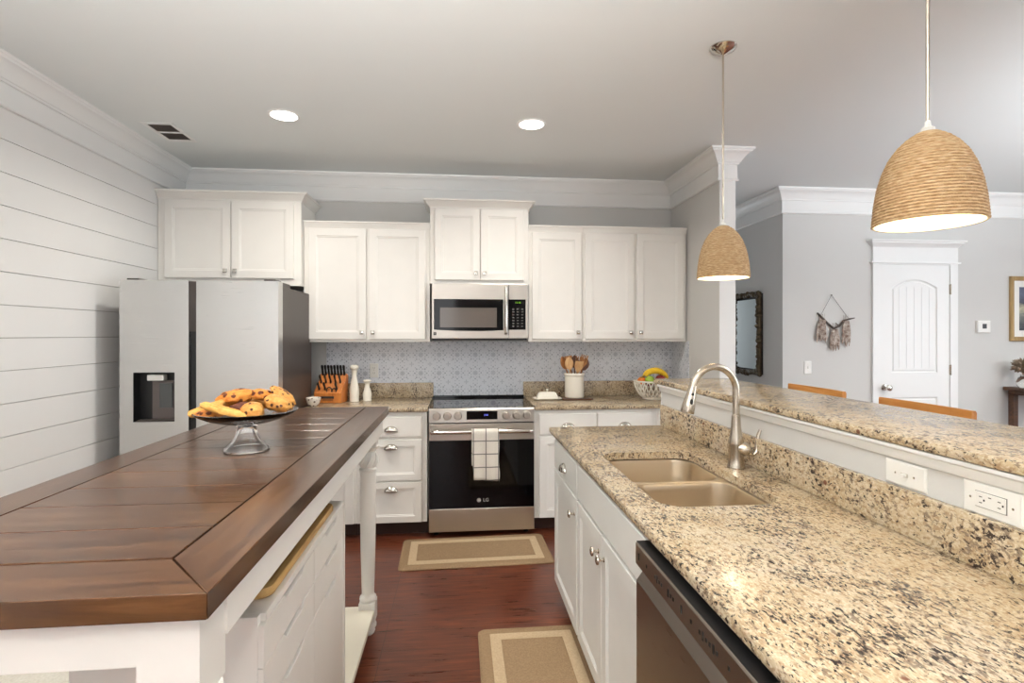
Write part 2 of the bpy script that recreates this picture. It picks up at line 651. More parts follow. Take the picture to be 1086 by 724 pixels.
def text_obj(name, body, size, mat, parent, loc, rot, depth=0.0006):
    cu = bpy.data.curves.new(name, 'FONT')
    cu.body = body
    cu.size = size
    cu.align_x = 'CENTER'
    cu.align_y = 'CENTER'
    cu.extrude = depth
    t = bpy.data.objects.new(name + '_src', cu)
    SC.collection.objects.link(t)
    dg = bpy.context.evaluated_depsgraph_get()
    me = bpy.data.meshes.new_from_object(t.evaluated_get(dg))
    bpy.data.objects.remove(t)
    me.materials.clear()
    me.materials.append(mat)
    o = bpy.data.objects.new(name, me)
    SC.collection.objects.link(o)
    o.location = loc
    o.rotation_euler = rot
    o.parent = parent
    return o


def sweep(m, path, prof, side=1, mi=0, zoff=0.0):
    """mitred sweep of a closed profile [(d, z)] along a 2-D path; d is measured to the left (side=1) of travel"""
    P = [Vector(p) for p in path]
    n = len(P)
    rings = []
    for i in range(n):
        d0 = (P[i] - P[i - 1]).normalized() if i > 0 else None
        d1 = (P[i + 1] - P[i]).normalized() if i < n - 1 else None
        if d0 is None:
            d0 = d1
        if d1 is None:
            d1 = d0
        n0 = Vector((-d0.y, d0.x)) * side
        n1 = Vector((-d1.y, d1.x)) * side
        mt = (n0 + n1)
        mt = mt / mt.dot(n0) if abs(mt.dot(n0)) > 1e-6 else n0
        rings.append([(P[i].x + mt.x * d, P[i].y + mt.y * d, z + zoff) for d, z in prof])
    return m.rings(rings, mi=mi)


def rrect(cx, cy, hx, hy, r, n=6):
    pts = []
    for (sx, sy, a0) in ((1, 1, 0), (-1, 1, PI / 2), (-1, -1, PI), (1, -1, 1.5 * PI)):
        for k in range(n + 1):
            a = a0 + PI / 2 * k / n
            pts.append((cx + sx * (hx - r) + r * math.cos(a), cy + sy * (hy - r) + r * math.sin(a)))
    return pts


# ------------------------------------------------------------------ setting
XL, YB, XS, YD = -2.17, 4.507, 1.83, 4.56      # left wall, kitchen back wall, stub wall, dining-side wall
ZC = 2.743
YF, XR, XH = -3.6, 6.7, 2.887
m = M(); m.box((XL - .1, YF - .1, -.05), (XR + .1, 8.1, 0)); struct('floor', m, MFLOOR, smooth=0)
m = M(); m.box((XL - .1, YF - .1, ZC), (XR + .1, 8.1, ZC + .1)); struct('ceiling', m, MCEIL, smooth=0)
# shiplap wall: real boards with gaps
m = M()
m.box((XL - .1, YF - .1, 0), (XL - .018, 8, ZC), 1)
z = 2.5365 - 0.1585 * 17
zz = []
while z < 2.6:
    zz.append(z); z += 0.1585
zz = [2.22 - .1585 * k for k in range(16, -4, -1)]
for z0 in zz:
    a, b = max(0, z0), min(ZC, z0 + .1585 - .0032)
    if b > a + .01:
        m.box((XL - .018, YF, a), (XL, YB, b), 0)
struct('wall_left', m, [MSHIP, MGAP], smooth=0)
m = M(); m.box((XL - .1, YB, 0), (1.95, YB + .1, ZC)); struct('wall_back', m, MWALL, smooth=0)
m = M(); m.box((XS, 3.64, 0), (1.945, YB, ZC)); m.box((1.83, YB + .1, 0), (1.945, 8, ZC)); struct('wall_stub', m, MWALL, smooth=0)
m = M(); m.box((XH, YD, 0), (XR + .1, YD + .12, ZC)); m.box((XH, YD + .12, 0), (XH + .12, 8, ZC)); struct('wall_dining', m, MWALL, smooth=0)
m = M()
m.box((1.945, 8.0, 0), (XH, 8.1, ZC))
struct('wall_hall', m, MWALL, smooth=0)


def wall_with_holes(name, fixed, lo, hi, holes, axis, th):
    m = M()
    cuts = [lo]
    for a, b, z0, z1 in holes:
        cuts += [a, b]
    cuts.append(hi)
    def bx(a, b, z0, z1):
        if axis == 'x':
            m.box((a, fixed, z0), (b, fixed + th, z1))
        else:
            m.box((fixed, a, z0), (fixed + th, b, z1))
    for i in range(0, len(cuts), 2):
        bx(cuts[i], cuts[i + 1], 0, ZC)
    for a, b, z0, z1 in holes:
        bx(a, b, 0, z0)
        bx(a, b, z1, ZC)
    return struct(name, m, MWALL, smooth=0)


HB = [(-1.75, -.05, .5, 2.4), (1.55, 3.25, .5, 2.4)]
HR = [(-2.05, -.35, .5, 2.4), (.75, 2.45, .5, 2.4)]
wall_with_holes('wall_front', YF - .12, XL, XR + .12, HB, 'x', .12)
wall_with_holes('wall_right', XR, YF, YD, HR, 'y', .12)
wn = 0
for (a, b, z0, z1), ax in [(h, 'x') for h in HB] + [(h, 'y') for h in HR]:
    wn += 1
    m = M()
    fw = .05
    def bx(u0, u1, w0, w1, d0=-.02, d1=.05):
        if ax == 'x':
            m.box((u0, YF - .12 + d0 + .05, w0), (u1, YF - .12 + d1 + .05, w1))
        else:
            m.box((XR + d0 + .05, u0, w0), (XR + d1 + .05, u1, w1))
    bx(a, a + fw, z0, z1); bx(b - fw, b, z0, z1); bx(a + fw, b - fw, z0, z0 + fw); bx(a + fw, b - fw, z1 - fw, z1)
    bx((a + b) / 2 - .02, (a + b) / 2 + .02, z0 + fw, z1 - fw, 0, .03)
    bx(a + fw, b - fw, (z0 + z1) / 2 - .02, (z0 + z1) / 2 + .02, 0.005, .035)
    struct('window_%d' % wn, m, MT, smooth=0, bevel=.004)

# crown moulding with frieze board and bead
CROWN = [(0, 2.525), (.016, 2.525), (.020, 2.530), (.020, 2.538), (.014, 2.543), (.012, 2.640), (.022, 2.642), (.024, 2.652),
         (.030, 2.655), (.034, 2.664), (.045, 2.682), (.058, 2.700), (.074, 2.713), (.086, 2.718), (.090, 2.726), (.098, 2.730), (.100, 2.7425), (0, 2.7425)]
m = M(); sweep(m, [(XL, YF), (XL, YB), (XS, YB), (XS, 3.64), (1.945, 3.64), (1.945, 7.99)], CROWN, side=-1)
struct('trim_1', m, MT, smooth=30)
m = M(); sweep(m, [(XH, 7.99), (XH, YD), (XR, YD)], CROWN, side=-1)
struct('trim_2', m, MT, smooth=30)
# white corner casing at the end of the stub wall
m = M(); m.box((XS - .001, 3.628, 1.181), (1.946, 3.64, 2.53)); m.box((XS - .001, 3.628, 0), (1.946, 3.64, 1.18)); struct('trim_3', m, MT, smooth=0, bevel=.002)
BASEP = [(0, 0), (.014, 0), (.014, .11), (.009, .13), (0, .133)]
m = M(); sweep(m, [(XH, 7.99), (XH, YD), (3.745, YD)], BASEP, side=-1); struct('baseboard_hall', m, MT)
m = M(); sweep(m, [(4.595, YD), (XR, YD)], BASEP, side=-1); struct('baseboard_dining', m, MT)
# tiled backsplash, on the back wall and round on the stub wall
m = M(); m.box((-1.075, YB - .006, .90), (XS - .006, YB, 1.385)); m.box((XS - .006, 4.14, .90), (XS, YB, 1.385))
struct('wall_backsplash', m, MTILE, smooth=0)

# pony wall of the peninsula with moulding
PX = 1.175
m = M(); m.box((PX, -.6, 0), (PX + .12, 3.03, 1.15)); struct('wall_peninsula', m, MWALL, smooth=0)
MOLD = [(0, 1.112), (.008, 1.112), (.012, 1.122), (.014, 1.136), (.022, 1.142), (.022, 1.1505), (0, 1.1505)]
m = M(); sweep(m, [(PX, -.6), (PX, 3.03), (PX + .12, 3.03)], MOLD, side=1); struct('trim_4', m, MT)
m = M(); m.box((PX - .004, 3.03, 0), (PX + .12, 3.036, 1.112)); struct('trim_5', m, MT, smooth=0)

# interior door in the dining wall, with casing and tall header
dx0, dx1, dz = 3.797, 4.512, 2.078
m = M()
yy = YD - .022
m.box((dx0 - .055, yy, 0), (dx0 + .002, YD, dz + .012)); m.box((dx1 - .002, yy, 0), (dx1 + .075, YD, dz + .012))
m.box((dx0, yy, dz), (dx1, YD, dz + .012))
m.box((dx0 - .075, yy - .012, dz + .012), (dx1 + .095, YD, dz + .026))
m.box((dx0 - .055, yy, dz + .026), (dx1 + .075, YD, 2.235))
CAPP = [(0, 2.235), (.024, 2.235), (.028, 2.246), (.044, 2.262), (.058, 2.274), (.060, 2.284), (.070, 2.288), (.070, 2.300), (0, 2.300)]
sweep(m, [(dx0 - .055, YD), (dx0 - .055, YD - .0221), (dx1 + .075, YD - .0221), (dx1 + .075, YD)], [(max(d - .022, 0), z) if d else (0, z) for d, z in CAPP], side=-1)
struct('trim_6', m, MT, smooth=30, bevel=.002)


def arch(x0, x1, z0, z1, rise, n=14):
    pts = [(x0, z0), (x1, z0)]
    for k in range(n + 1):
        t = k / n
        pts.append((x1 + (x0 - x1) * t, z1 - rise + rise * math.sin(PI * t) ** 0.9))
    return pts


m = M()
yd = YD - .012
W, H = dx1 - dx0, dz
# slab with recessed upper arched panel and lower panel; loops filled between
def door_face(m, loops_out, y):
    pass
ux0, ux1, uz0, uz1 = dx0 + .135, dx1 - .125, 1.09, 1.945
lz0, lz1 = .25, .865
bmv = m
def loop(pts, y):
    return [m.v((x, y, z)) for x, z in pts]
outer = loop([(dx0, 0.01), (dx1, 0.01), (dx1, dz), (dx0, dz)], yd)
A = arch(ux0, ux1, uz0, uz1, .075)
B = [(ux0, lz0), (ux1, lz0), (ux1, lz1), (ux0, lz1)]
edges = []
LA, LB = loop(A, yd), loop(B, yd)
for L in (outer, LA, LB):
    for i in range(len(L)):
        edges.append(m.bm.edges.new((L[i], L[(i + 1) % len(L)])))
bmesh.ops.triangle_fill(m.bm, use_beauty=True, edges=edges)
def inset_poly(pts, d):
    cx = sum(p[0] for p in pts) / len(pts); cz = (min(p[1] for p in pts) + max(p[1] for p in pts)) / 2
    hx = max(abs(p[0] - cx) for p in pts); hz = max(abs(p[1] - cz) for p in pts)
    return [(cx + (x - cx) * (hx - d) / hx, cz + (z - cz) * (hz - d) / hz) for x, z in pts]
for pts, L in ((A, LA), (B, LB)):
    prev = L
    for ins, dy in ((.006, .010), (.016, .012), (.024, .004), (.034, .004)):
        cur = loop(inset_poly(pts, ins), yd + dy * 0.9)
        for i in range(len(cur)):
            m.f([prev[i], prev[(i + 1) % len(cur)], cur[(i + 1) % len(cur)], cur[i]])
        prev = cur
    m.f(prev)
back = loop([(dx0, 0.01), (dx1, 0.01), (dx1, dz), (dx0, dz)], YD - .0005)
for i in range(4):
    m.f([outer[i], outer[(i + 1) % 4], back[(i + 1) % 4], back[i]])
dr = struct('door_1', m, MT, smooth=25)
m = M()
for k in range(1, 6):
    x = ux0 + (ux1 - ux0) * k / 6
    m.box((x - .0025, yd + .0015, uz0 + .04), (x + .0025, yd + .0036, uz1 - .07))
    m.box((x - .0025, yd + .0015, lz0 + .04), (x + .0025, yd + .0036, lz1 - .04))
obj('plank_groove', m, MT, dr, smooth=0)
m = M(); m.lathe([(.026, 0), (.030, .004), (.026, .010), (.010, .014), (.010, .034), (.022, .040), (.029, .052), (.027, .066), (.015, .074)], 20, (dx0 + .062, yd, .958), axis='y')
obj('door_handle', m, MPOL, dr)
for z in (.28, 1.113, 1.856):
    m = M(); m.box((dx1 - .006, yd - .006, z - .045), (dx1 + .010, yd + .002, z + .045)); m.tube([(dx1 + .002, yd - .008, z - .048), (dx1 + .002, yd - .008, z + .048)], .006, 8)
    obj('hinge', m, MNICK, dr)


# ------------------------------------------------------------------ cabinets
DOORP = [(0, 0), (0, .017), (.0025, .019), (.054, .019), (.058, .0155), (.064, .0155), (.068, .0125), (.075, .0115)]
DRAWP = [(0, 0), (0, .016), (.003, .019), (.012, .019)]
DRAWP2 = [(0, 0), (0, .017), (.0025, .019), (.045, .019), (.049, .0155), (.054, .0155), (.058, .0125), (.064, .0115)]


def door(parent, x0, z0, x1, z1, y, mat=MW, prof=DOORP, name='door'):
    m = M(); m.panel(x0, z0, x1, z1, y, prof)
    return obj(name, m, mat, parent, smooth=25)


def knob(parent, x, z, y, square=True, name='knob'):
    m = M()
    if square:
        m.lathe([(.007, 0), (.005, .012)], 12, (x, y, z), axis='y')
        m.rings([[(x - a, y - d, z - a), (x + a, y - d, z - a), (x + a, y - d, z + a), (x - a, y - d, z + a)] for a, d in ((.010, .012), (.0145, .016), (.0145, .021), (.012, .024), (.004, .026))])
    else:
        m.lathe([(.009, 0), (.009, .002), (.0055, .005), (.005, .016), (.008, .020), (.015, .022), (.0175, .025), (.0165, .029), (.010, .032), (.002, .033)], 20, (x, y, z), axis='y')
    return obj(name, m, MPOL if square else MNICK, parent)


def cup(parent, x, z, y, a=.050, b=.026, c=.037):
    m = M()
    nu, nv = 18, 8
    G = [[m.v((x + a * math.cos(PI * i / nu), y - b * math.sin(PI * i / nu) ** 0.7 * math.cos(PI / 2 * j / nv) - .0005, z - c * .4 + c * math.sin(PI * i / nu) * math.sin(PI / 2 * j / nv))) for j in range(nv + 1)] for i in range(nu + 1)]
    for i in range(nu):
        for j in range(nv):
            m.f([G[i][j], G[i + 1][j], G[i + 1][j + 1], G[i][j + 1]])
    bmesh.ops.remove_doubles(m.bm, verts=m.bm.verts, dist=.0003)
    o = obj('handle', m, MPOL, parent, smooth=60)
    s = o.modifiers.new('solid', 'SOLIDIFY'); s.thickness = .0015
    # flange with two screws' feet
    return o


CCROWN = [(0, 0), (.004, 0), (.006, .012), (.012, .020), (.016, .036), (.022, .040), (.022, .050), (0, .050)]
CCROWN2 = [(0, 0), (.004, 0), (.006, .010), (.016, .018), (.030, .040), (.040, .050), (.048, .052), (.050, .064), (0, .064)]


def upper(name, label, x0, x1, z0, z1, yf, doors, crown, ends=(True, True), rail=.022, knobz=None, kside=None):
    t = thing(name, label, 'cabinet', ((x0 + x1) / 2, YB, z0))
    ox, oz = (x0 + x1) / 2, z0
    m = M(); m.box((x0 - ox, yf - YB, 0), (x1 - ox, -.0005, z1 - oz)); obj('body', m, MW, t, smooth=0, bevel=.0015)
    for (a, b, side) in doors:
        d = door(t, a - ox, z0 + rail - oz, b - ox, z1 - .012 - oz, yf - YB)
        kx = (b - .030 if side > 0 else a + .030) - ox
        knob(d, kx, (z0 + rail + .052) - oz, yf - YB - .019)
    m = M()
    path = [(x0 - ox, -.001), (x0 - ox, yf - YB), (x1 - ox, yf - YB), (x1 - ox, -.001)]
    if not ends[0]:
        path = path[1:]
    if not ends[1]:
        path = path[:-1]
    sweep(m, path, [(d, z + z1 - oz - .006) for d, z in crown], side=-1)
    obj('crown', m, MW, t, smooth=30)
    return t


UF = YB - .33
upper('wall_cabinet', 'white two-door wall cabinet above the refrigerator in the left corner', XL + .003, -1.165, 1.800, 2.425, 4.115, [(-2.115, -1.66, 1), (-1.652, -1.215, -1)], CCROWN2, ends=(False, True), rail=.052)
upper('wall_cabinet', 'white two-door wall cabinet between refrigerator and microwave', -1.162, -.224, 1.383, 2.252, UF, [(-1.125, -.703, 1), (-.682, -.258, -1)], CCROWN, ends=(False, False), rail=.022)
upper('wall_cabinet', 'white two-door wall cabinet above the microwave, its crown raised', -.222, .538, 1.83, 2.418, UF - .012, [(-.187, .1575, 1), (.1645, .500, -1)], CCROWN2, rail=.03)
upper('wall_cabinet', 'white single-door wall cabinet just right of the microwave', .540, .972, 1.383, 2.252, UF, [(.567, .960, 1)], CCROWN, ends=(False, False))
upper('wall_cabinet', 'white two-door wall cabinet at the right end against the grey stub wall', .974, XS - .008, 1.383, 2.252, UF, [(.988, 1.386, 1), (1.407, 1.796, -1)], CCROWN, ends=(False, False))


def base(name, label, x0, x1, yf, fronts, depth, mat=MW, loc=None, rz=0, endpanel=False, zt=.889):
    """local frame: x across, front towards -y at y=0, back at +depth; fronts = list of (kind,x0,z0,x1,z1,handle)"""
    t = thing(name, label, 'cabinet', loc, rz)
    W = x1 - x0
    m = M(); m.box((0, 0, .10), (W, depth, zt)); obj('body', m, mat, t, smooth=0, bevel=.0015)
    m = M(); m.box((0.0, .06, 0), (W, depth, .0995)); obj('toe_kick', m, MTOE, t, smooth=0)
    for k, a, z0, b, z1, hd in fronts:
        prof = {'door': DOORP, 'drawer': DRAWP, 'deep': DRAWP2, 'false': DRAWP}[k]
        d = door(t, a, z0, b, z1, 0, mat, prof, {'door': 'door', 'drawer': 'drawer', 'deep': 'drawer', 'false': 'front_panel'}[k])
        if hd == 'cup':
            cup(d, (a + b) / 2, z1 - (.085 if k == 'drawer' and z1 - z0 > .14 else .05), -.019)
        elif hd == 'kr':
            knob(d, b - .035, z1 - .075, -.019, False)
        elif hd == 'kl':
            knob(d, a + .035, z1 - .075, -.019, False)
    return t


BF = YB - .61
base('base_cabinet', 'white three-drawer base cabinet with cup pulls left of the range', -.72, -.226, BF,
     [('drawer', .026, .712, .454, .854, 'cup'), ('deep', .026, .402, .454, .692, 'cup'), ('deep', .026, .104, .454, .392, 'cup')], .605, loc=(-.722, BF, 0))
base('base_cabinet', 'white base cabinet in the left back corner, half hidden behind the island', -1.10, -.724, BF,
     [('drawer', .02, .712, .356, .854, 'cup'), ('door', .02, .104, .356, .692, 'kr')], .605, loc=(-1.10, BF, 0))
base('base_cabinet', 'white base cabinet with drawers over doors right of the range', .546, 1.46, BF,
     [('drawer', .036, .712, .459, .860, 'cup'), ('drawer', .470, .712, .880, .860, 'cup'), ('door', .036, .104, .459, .696, 'kr'), ('door', .470, .104, .880, .696, 'kl')], .605, loc=(.546, BF, 0))
base('base_cabinet', 'white base cabinet filling the right back corner beside the stub wall', 1.462, 1.826, BF,
     [('drawer', .02, .712, .344, .860, 'cup'), ('door', .02, .104, .344, .696, 'kl')], .605, loc=(1.462, BF, 0))

# granite worktops
def slab(m, outer_path, z0, z1, hole=None, r=.007):
    """outer_path = convex CCW polygon (x,y) ; eased edges; optional hole"""
    cx = sum(p[0] for p in outer_path) / len(outer_path); cy = sum(p[1] for p in outer_path) / len(outer_path)
    n = len(outer_path)
    def ins(d):
        res = []
        for i in range(n):
            p0, p1, p2 = Vector(outer_path[i - 1]), Vector(outer_path[i]), Vector(outer_path[(i + 1) % n])
            a, b = (p1 - p0).normalized(), (p2 - p1).normalized()
            na, nb = Vector((-a.y, a.x)), Vector((-b.y, b.x))
            mt = na + nb
            mt = mt / mt.dot(na)
            q = p1 + mt * d
            res.append((q.x, q.y))
        return res
    prof = [(r, z0), (r * .3, z0 + r * .3), (0, z0 + r), (0, z1 - r), (r * .3, z1 - r * .3), (r, z1)]
    R = []
    for d, z in prof:
        R.append([m.v((x, y, z)) for x, y in ins(d)])
    for i in range(len(R) - 1):
        for j in range(n):
            m.f([R[i][j], R[i][(j + 1) % n], R[i + 1][(j + 1) % n], R[i + 1][j]])
    if not hole:
        m.f(R[-1]); m.f(list(reversed(R[0])))
    else:
        hb = [m.v((x, y, z0)) for x, y in hole]
        ht = [m.v((x, y, z1)) for x, y in hole]
        k = len(hole)
        for j in range(k):
            m.f([hb[j], hb[(j + 1) % k], ht[(j + 1) % k], ht[j]])
        for O, I in ((R[0], hb), (R[-1], ht)):
            e = []
            for L in (O, I):
                for j in range(len(L)):
                    ed = m.bm.edges.get((L[j], L[(j + 1) % len(L)])) or m.bm.edges.new((L[j], L[(j + 1) % len(L)]))
                    e.append(ed)
            bmesh.ops.triangle_fill(m.bm, use_beauty=True, edges=e)


ZT = .92
CF = YB - .64


def counter(name, label, polys, mat=MGRAN, cat='countertop'):
    t = thing(name, label, cat, (polys[0][0][0][0], polys[0][0][0][1], ZT - .03))
    for nm, args in [(p[3] if len(p) > 3 else 'slab', p) for p in polys]:
        pts, z0, z1 = args[0], args[1], args[2]
        m = M(); m.T = Matrix.Translation((-polys[0][0][0][0], -polys[0][0][0][1], -(ZT - .03)))
        slab(m, pts, z0, z1, hole=args[4] if len(args) > 4 else None, r=.006 if nm == 'slab' else .002)
        obj(nm, m, mat, t, smooth=40)
    return t


counter('countertop', 'speckled granite worktop with backsplash strip left of the range',
        [([(-1.10, CF), (-.222, CF), (-.222, YB - .007), (-1.10, YB - .007)], .890, ZT),
         ([(-1.10, YB - .027), (-.212, YB - .027), (-.212, YB - .007), (-1.10, YB - .007)], ZT + .0005, 1.043, 'backsplash')])
counter('countertop', 'speckled granite worktop with backsplash strip right of the range',
        [([(.546, CF), (XS - .007, CF), (XS - .007, YB - .007), (.546, YB - .007)], .890, ZT),
         ([(.536, YB - .027), (XS - .007, YB - .027), (XS - .007, YB - .007), (.536, YB - .007)], ZT + .0005, 1.045, 'backsplash')])
SX0, SX1, SY0, SY1 = .613, 1.012, 1.572, 2.318
hole = rrect((SX0 + SX1) / 2, (SY0 + SY1) / 2, (SX1 - SX0) / 2, (SY1 - SY0) / 2, .085, 8)
counter('countertop', 'long speckled granite peninsula worktop around the double sink',
        [([(.506, -.55), (PX - .001, -.55), (PX - .001, 3.0), (.506, 3.0)], .890, ZT, 'slab', hole),
         ([(1.153, -.55), (PX - .001, -.55), (PX - .001, 3.0), (1.153, 3.0)], ZT + .0005, 1.037, 'backsplash')])
m = M(); slab(m, [(1.150, -.6), (1.60, -.6), (1.60, 3.10), (1.150, 3.10)], 1.1508, 1.180, r=.010)
tag(obj('granite_ledge', m, MGRAN, smooth=40), 'raised speckled granite bar ledge along the peninsula half wall', 'countertop')

# peninsula cabinets (front faces -x)
PF = .538
R90 = -PI / 2
base('base_cabinet', 'white peninsula cabinet with a drawer over one door at its far end', 0, .572, 0,
     [('drawer', .012, .722, .562, .868, 'cup'), ('door', .012, .104, .562, .708, 'kr')], .58, MPW, loc=(PF, 2.915, 0), rz=R90)
base('base_cabinet', 'white sink cabinet with plain front panel above two doors', 0, .888, 0,
     [('false', .010, .722, .876, .868, ''), ('door', .010, .104, .408, .708, 'kr'), ('door', .416, .104, .876, .708, 'kl')], .58, MPW, loc=(PF, 2.342, 0), rz=R90, zt=.655)
base('base_cabinet', 'white peninsula cabinet nearest the camera beyond the dishwasher', 0, .9, 0,
     [('door', .02, .104, .44, .868, 'kr'), ('door', .46, .104, .88, .868, 'kl')], .58, MPW, loc=(PF, .832, 0), rz=R90)
# dishwasher
dw = thing('dishwasher', 'dark stainless built-in dishwasher under the granite peninsula', 'dishwasher', (PF, 1.452, 0), R90)
DWW = .618
m = M(); m.box((.004, .002, .10), (DWW - .004, .55, .885)); obj('tub', m, MBLACK, dw, smooth=0)
m = M(); m.box((.02, .05, 0), (DWW - .02, .5, .0995)); obj('toe_kick', m, MBLACK, dw, smooth=0)
m = M(); m.prism([(-.004, .13), (-.050, .13), (-.050, .765), (-.030, .792), (-.004, .795)], .004, DWW - .004, 'x'); obj('door', m, [MDW], dw, smooth=0, bevel=.002)
m = M(); m.prism([(0, .796), (-.026, .796), (-.052, .812), (-.052, .866), (-.048, .871), (0, .871)], .004, DWW - .004, 'x'); cp = obj('control_panel', m, MDW, dw, smooth=0, bevel=.0015)
m = M(); m.box((.004, -.049, .8712), (DWW - .004, -.001, .8725)); obj('top_strip', m, MBLACK, dw, smooth=0)
for k, x in enumerate([.03, .09, .15, .165, .18, .195, .235, .25, .265, .31, .36, .40, .415, .43, .445, .46, .475, .52, .58]):
    h = .004 if k % 3 else .009
    m = M(); m.box((x, -.0535, .840 - h), (x + .006, -.0521, .840 + h)); obj('button_mark', m, MSLOT, cp, smooth=0)

# sink
t = thing('sink', 'stainless double-bowl undermount sink set in the granite peninsula', 'sink', ((SX0 + SX1) / 2, (SY0 + SY1) / 2, .68))
cx, cy = (SX0 + SX1) / 2, (SY0 + SY1) / 2
ymid = 1.955
for (a, b, dp) in ((ymid + .009, SY1 - .004, .19), (SY0 + .004, ymid - .009, .21)):
    m = M()
    by, hy, hx = (a + b) / 2 - cy, (b - a) / 2, (SX1 - SX0) / 2 - .004
    zt = .889 - .68
    rr = []
    for d, z, r in ((-.022, zt - .001, .10), (-.008, zt - .001, .088), (0, zt - .004, .08), (.003, zt - .020, .078), (.010, zt - dp * .6, .075), (.022, zt - dp + .03, .07), (.045, zt - dp + .006, .06), (.07, zt - dp, .05)):
        rr.append([(x, y, z) for x, y in rrect(0, by, hx - d if d > -.02 else hx + .02, hy - d if d > -.009 else hy + .009, max(r, .02), 8)])
    rr[0] = [(x, y, zt - .001) for x, y in rrect(0, by, hx + .022, hy + .0085, .003, 8)]
    m.rings(rr, cap0=False, cap1=True)
    bw = obj('bowl', m, MSINK, t, smooth=50)
    sm = bw.modifiers.new('solid', 'SOLIDIFY'); sm.thickness = .0012; sm.offset = -1
    m = M(); m.lathe([(.045, .0), (.045, .002), (.038, .003), (.030, .0012), (.001, .0012)], 24, (.0, by, zt - dp + .0008)); obj('drain', m, MNICK, bw)

m = M(); m.rings([[(-(SX1 - SX0) / 2 - .02, ymid - cy + a, .889 - .68 + z) for a, z in ((-.013, -.04), (.013, -.04), (.013, -.012), (.008, -.005), (0, -.003), (-.008, -.005), (-.013, -.012))], [((SX1 - SX0) / 2 + .02, ymid - cy + a, .889 - .68 + z) for a, z in ((-.013, -.04), (.013, -.04), (.013, -.012), (.008, -.005), (0, -.003), (-.008, -.005), (-.013, -.012))]])
obj('divider', m, MSINK, t, smooth=60)

# faucet
fx, fy = 1.085, 2.02
t = thing('faucet', 'brushed nickel pull-down gooseneck faucet behind the sink', 'faucet', (fx, fy, ZT + .0005), math.radians(8))
m = M(); m.lathe([(.034, 0), (.034, .004), (.031, .010), (.029, .04), (.028, .085), (.030, .10), (.024, .125), (.0185, .16), (.0165, .20), (.0165, .205), (.0145, .207)], 28); obj('body', m, MNICK, t)
pts = [(0, 0, .20), (0, 0, .26)]
Ra, zc0 = .0965, .300
for k in range(0, 23):
    a = math.radians(166) * k / 22
    pts.append((-Ra + Ra * math.cos(a), 0, zc0 + Ra * math.sin(a)))
ex, ez = pts[-1][0], pts[-1][2]
ua = math.radians(166)
dx_, dz_ = -math.sin(ua), math.cos(ua)
m = M(); m.tube(pts, .0135, 16); obj('spout', m, MNICK, t)
m = M()
HD = lambda q: (ex + dx_ * q, 0, ez + dz_ * q)
m.tube([HD(-.002), HD(.010), HD(.040), HD(.075), HD(.102), HD(.106)], [.0148, .0158, .019, .0245, .0262, .0245], 20)
sh = obj('spray_head', m, MNICK, t)
m = M()
for q, rr_, k_ in ((.030, .0058, 1), (.062, .0072, 1.9)):
    p = HD(q)
    m.blob((p[0] - .004, -.0165 - q * .06, p[2]), (rr_, .004, rr_ * k_), 2)
obj('spray_button', m, MSLOT, sh)
m = M(); m.tube([(.0, 0, .078), (.012, -.010, .078), (.026, -.022, .074), (.036, -.031, .071), (.040, -.034, .070)], [.026, .027, .027, .022, .012], 20)
hb = obj('handle_hub', m, MNICK, t)
m = M(); m.tube([(.030, -.028, .064), (.050, -.034, .052), (.066, -.034, .068), (.070, -.034, .100), (.074, -.034, .128), (.082, -.036, .150)], [.012, .010, .0095, .0095, .0085, .0065], 12, flat=.8); obj('lever', m, MNICK, t)

# ------------------------------------------------------------------ range
rx0, rx1, ry = -.216, .540, YB - .665
t = thing('range', 'stainless slide-in electric range with black glass oven door', 'stove', ((rx0 + rx1) / 2, ry, 0))
hw = (rx1 - rx0) / 2 - .002
m = M(); m.box((-hw, .035, .03), (hw, .625, .905)); obj('body', m, MBLACK, t, smooth=0)
for sx in (-1, 1):
    for y in (.08, .58):
        m = M(); m.lathe([(.018, 0), (.018, .008), (.010, .01), (.010, .03)], 12, (sx * (hw - .05), y, 0))
        obj('foot', m, MBLACK, t)
m = M(); m.box((-hw - .0, .006, .905), (hw, .642, .919)); m.box((-hw, .618, .919), (hw, .642, .937))
ck = obj('cooktop', m, MCOOK, t, smooth=0, bevel=.003)
for (x, y, r) in ((-.20, .17, .115), (-.20, .45, .075), (.0, .47, .06), (.20, .17, .10), (.20, .45, .075)):
    m = M(); m.lathe([(r, 0), (r, .0004), (r - .003, .0004), (r - .003, 0)], 48, (x, y, .9195), cap0=False, cap1=False)
    obj('burner_ring', m, MDARK, ck, smooth=0)
m = M(); m.prism([(.005, .917), (.034, .917), (.034, .815), (-.010, .815), (-.004, .905)], -hw, hw, 'x'); cp = obj('control_panel', m, MSTEEL, t, smooth=0, bevel=.002)
tilt = math.atan2(.006, .09)
m = M(); m.box((-.110, -.012, .836), (.110, -.004, .896)); dsp = obj('display', m, MBGLASS, cp, smooth=0, bevel=.001)
text_obj('clock_digits', '1:16', .017, MDISPB, dsp, (.028, -.0128, .868), (PI / 2, 0, 0))
for x in (-.321, -.246, -.171, .172, .247, .322):
    m = M(); m.lathe([(.030, 0), (.030, .004), (.026, .006), (.0255, .026), (.023, .030), (.002, .030)], 28, (x, -.008, .864), axis='y')
    m.box((x - .006, -.044, .842), (x + .006, -.036, .886))
    obj('knob', m, MSTEEL, cp, bevel=.0015)
m = M(); m.box((-hw, -.004, .215), (hw, .034, .806)); dr = obj('oven_door', m, MSTEEL, t, smooth=0, bevel=.003)
m = M(); m.box((-hw + .002, -.009, .206), (hw - .002, -.0035, .690)); gl = obj('window_glass', m, MBGLASS, dr, smooth=0, bevel=.002)
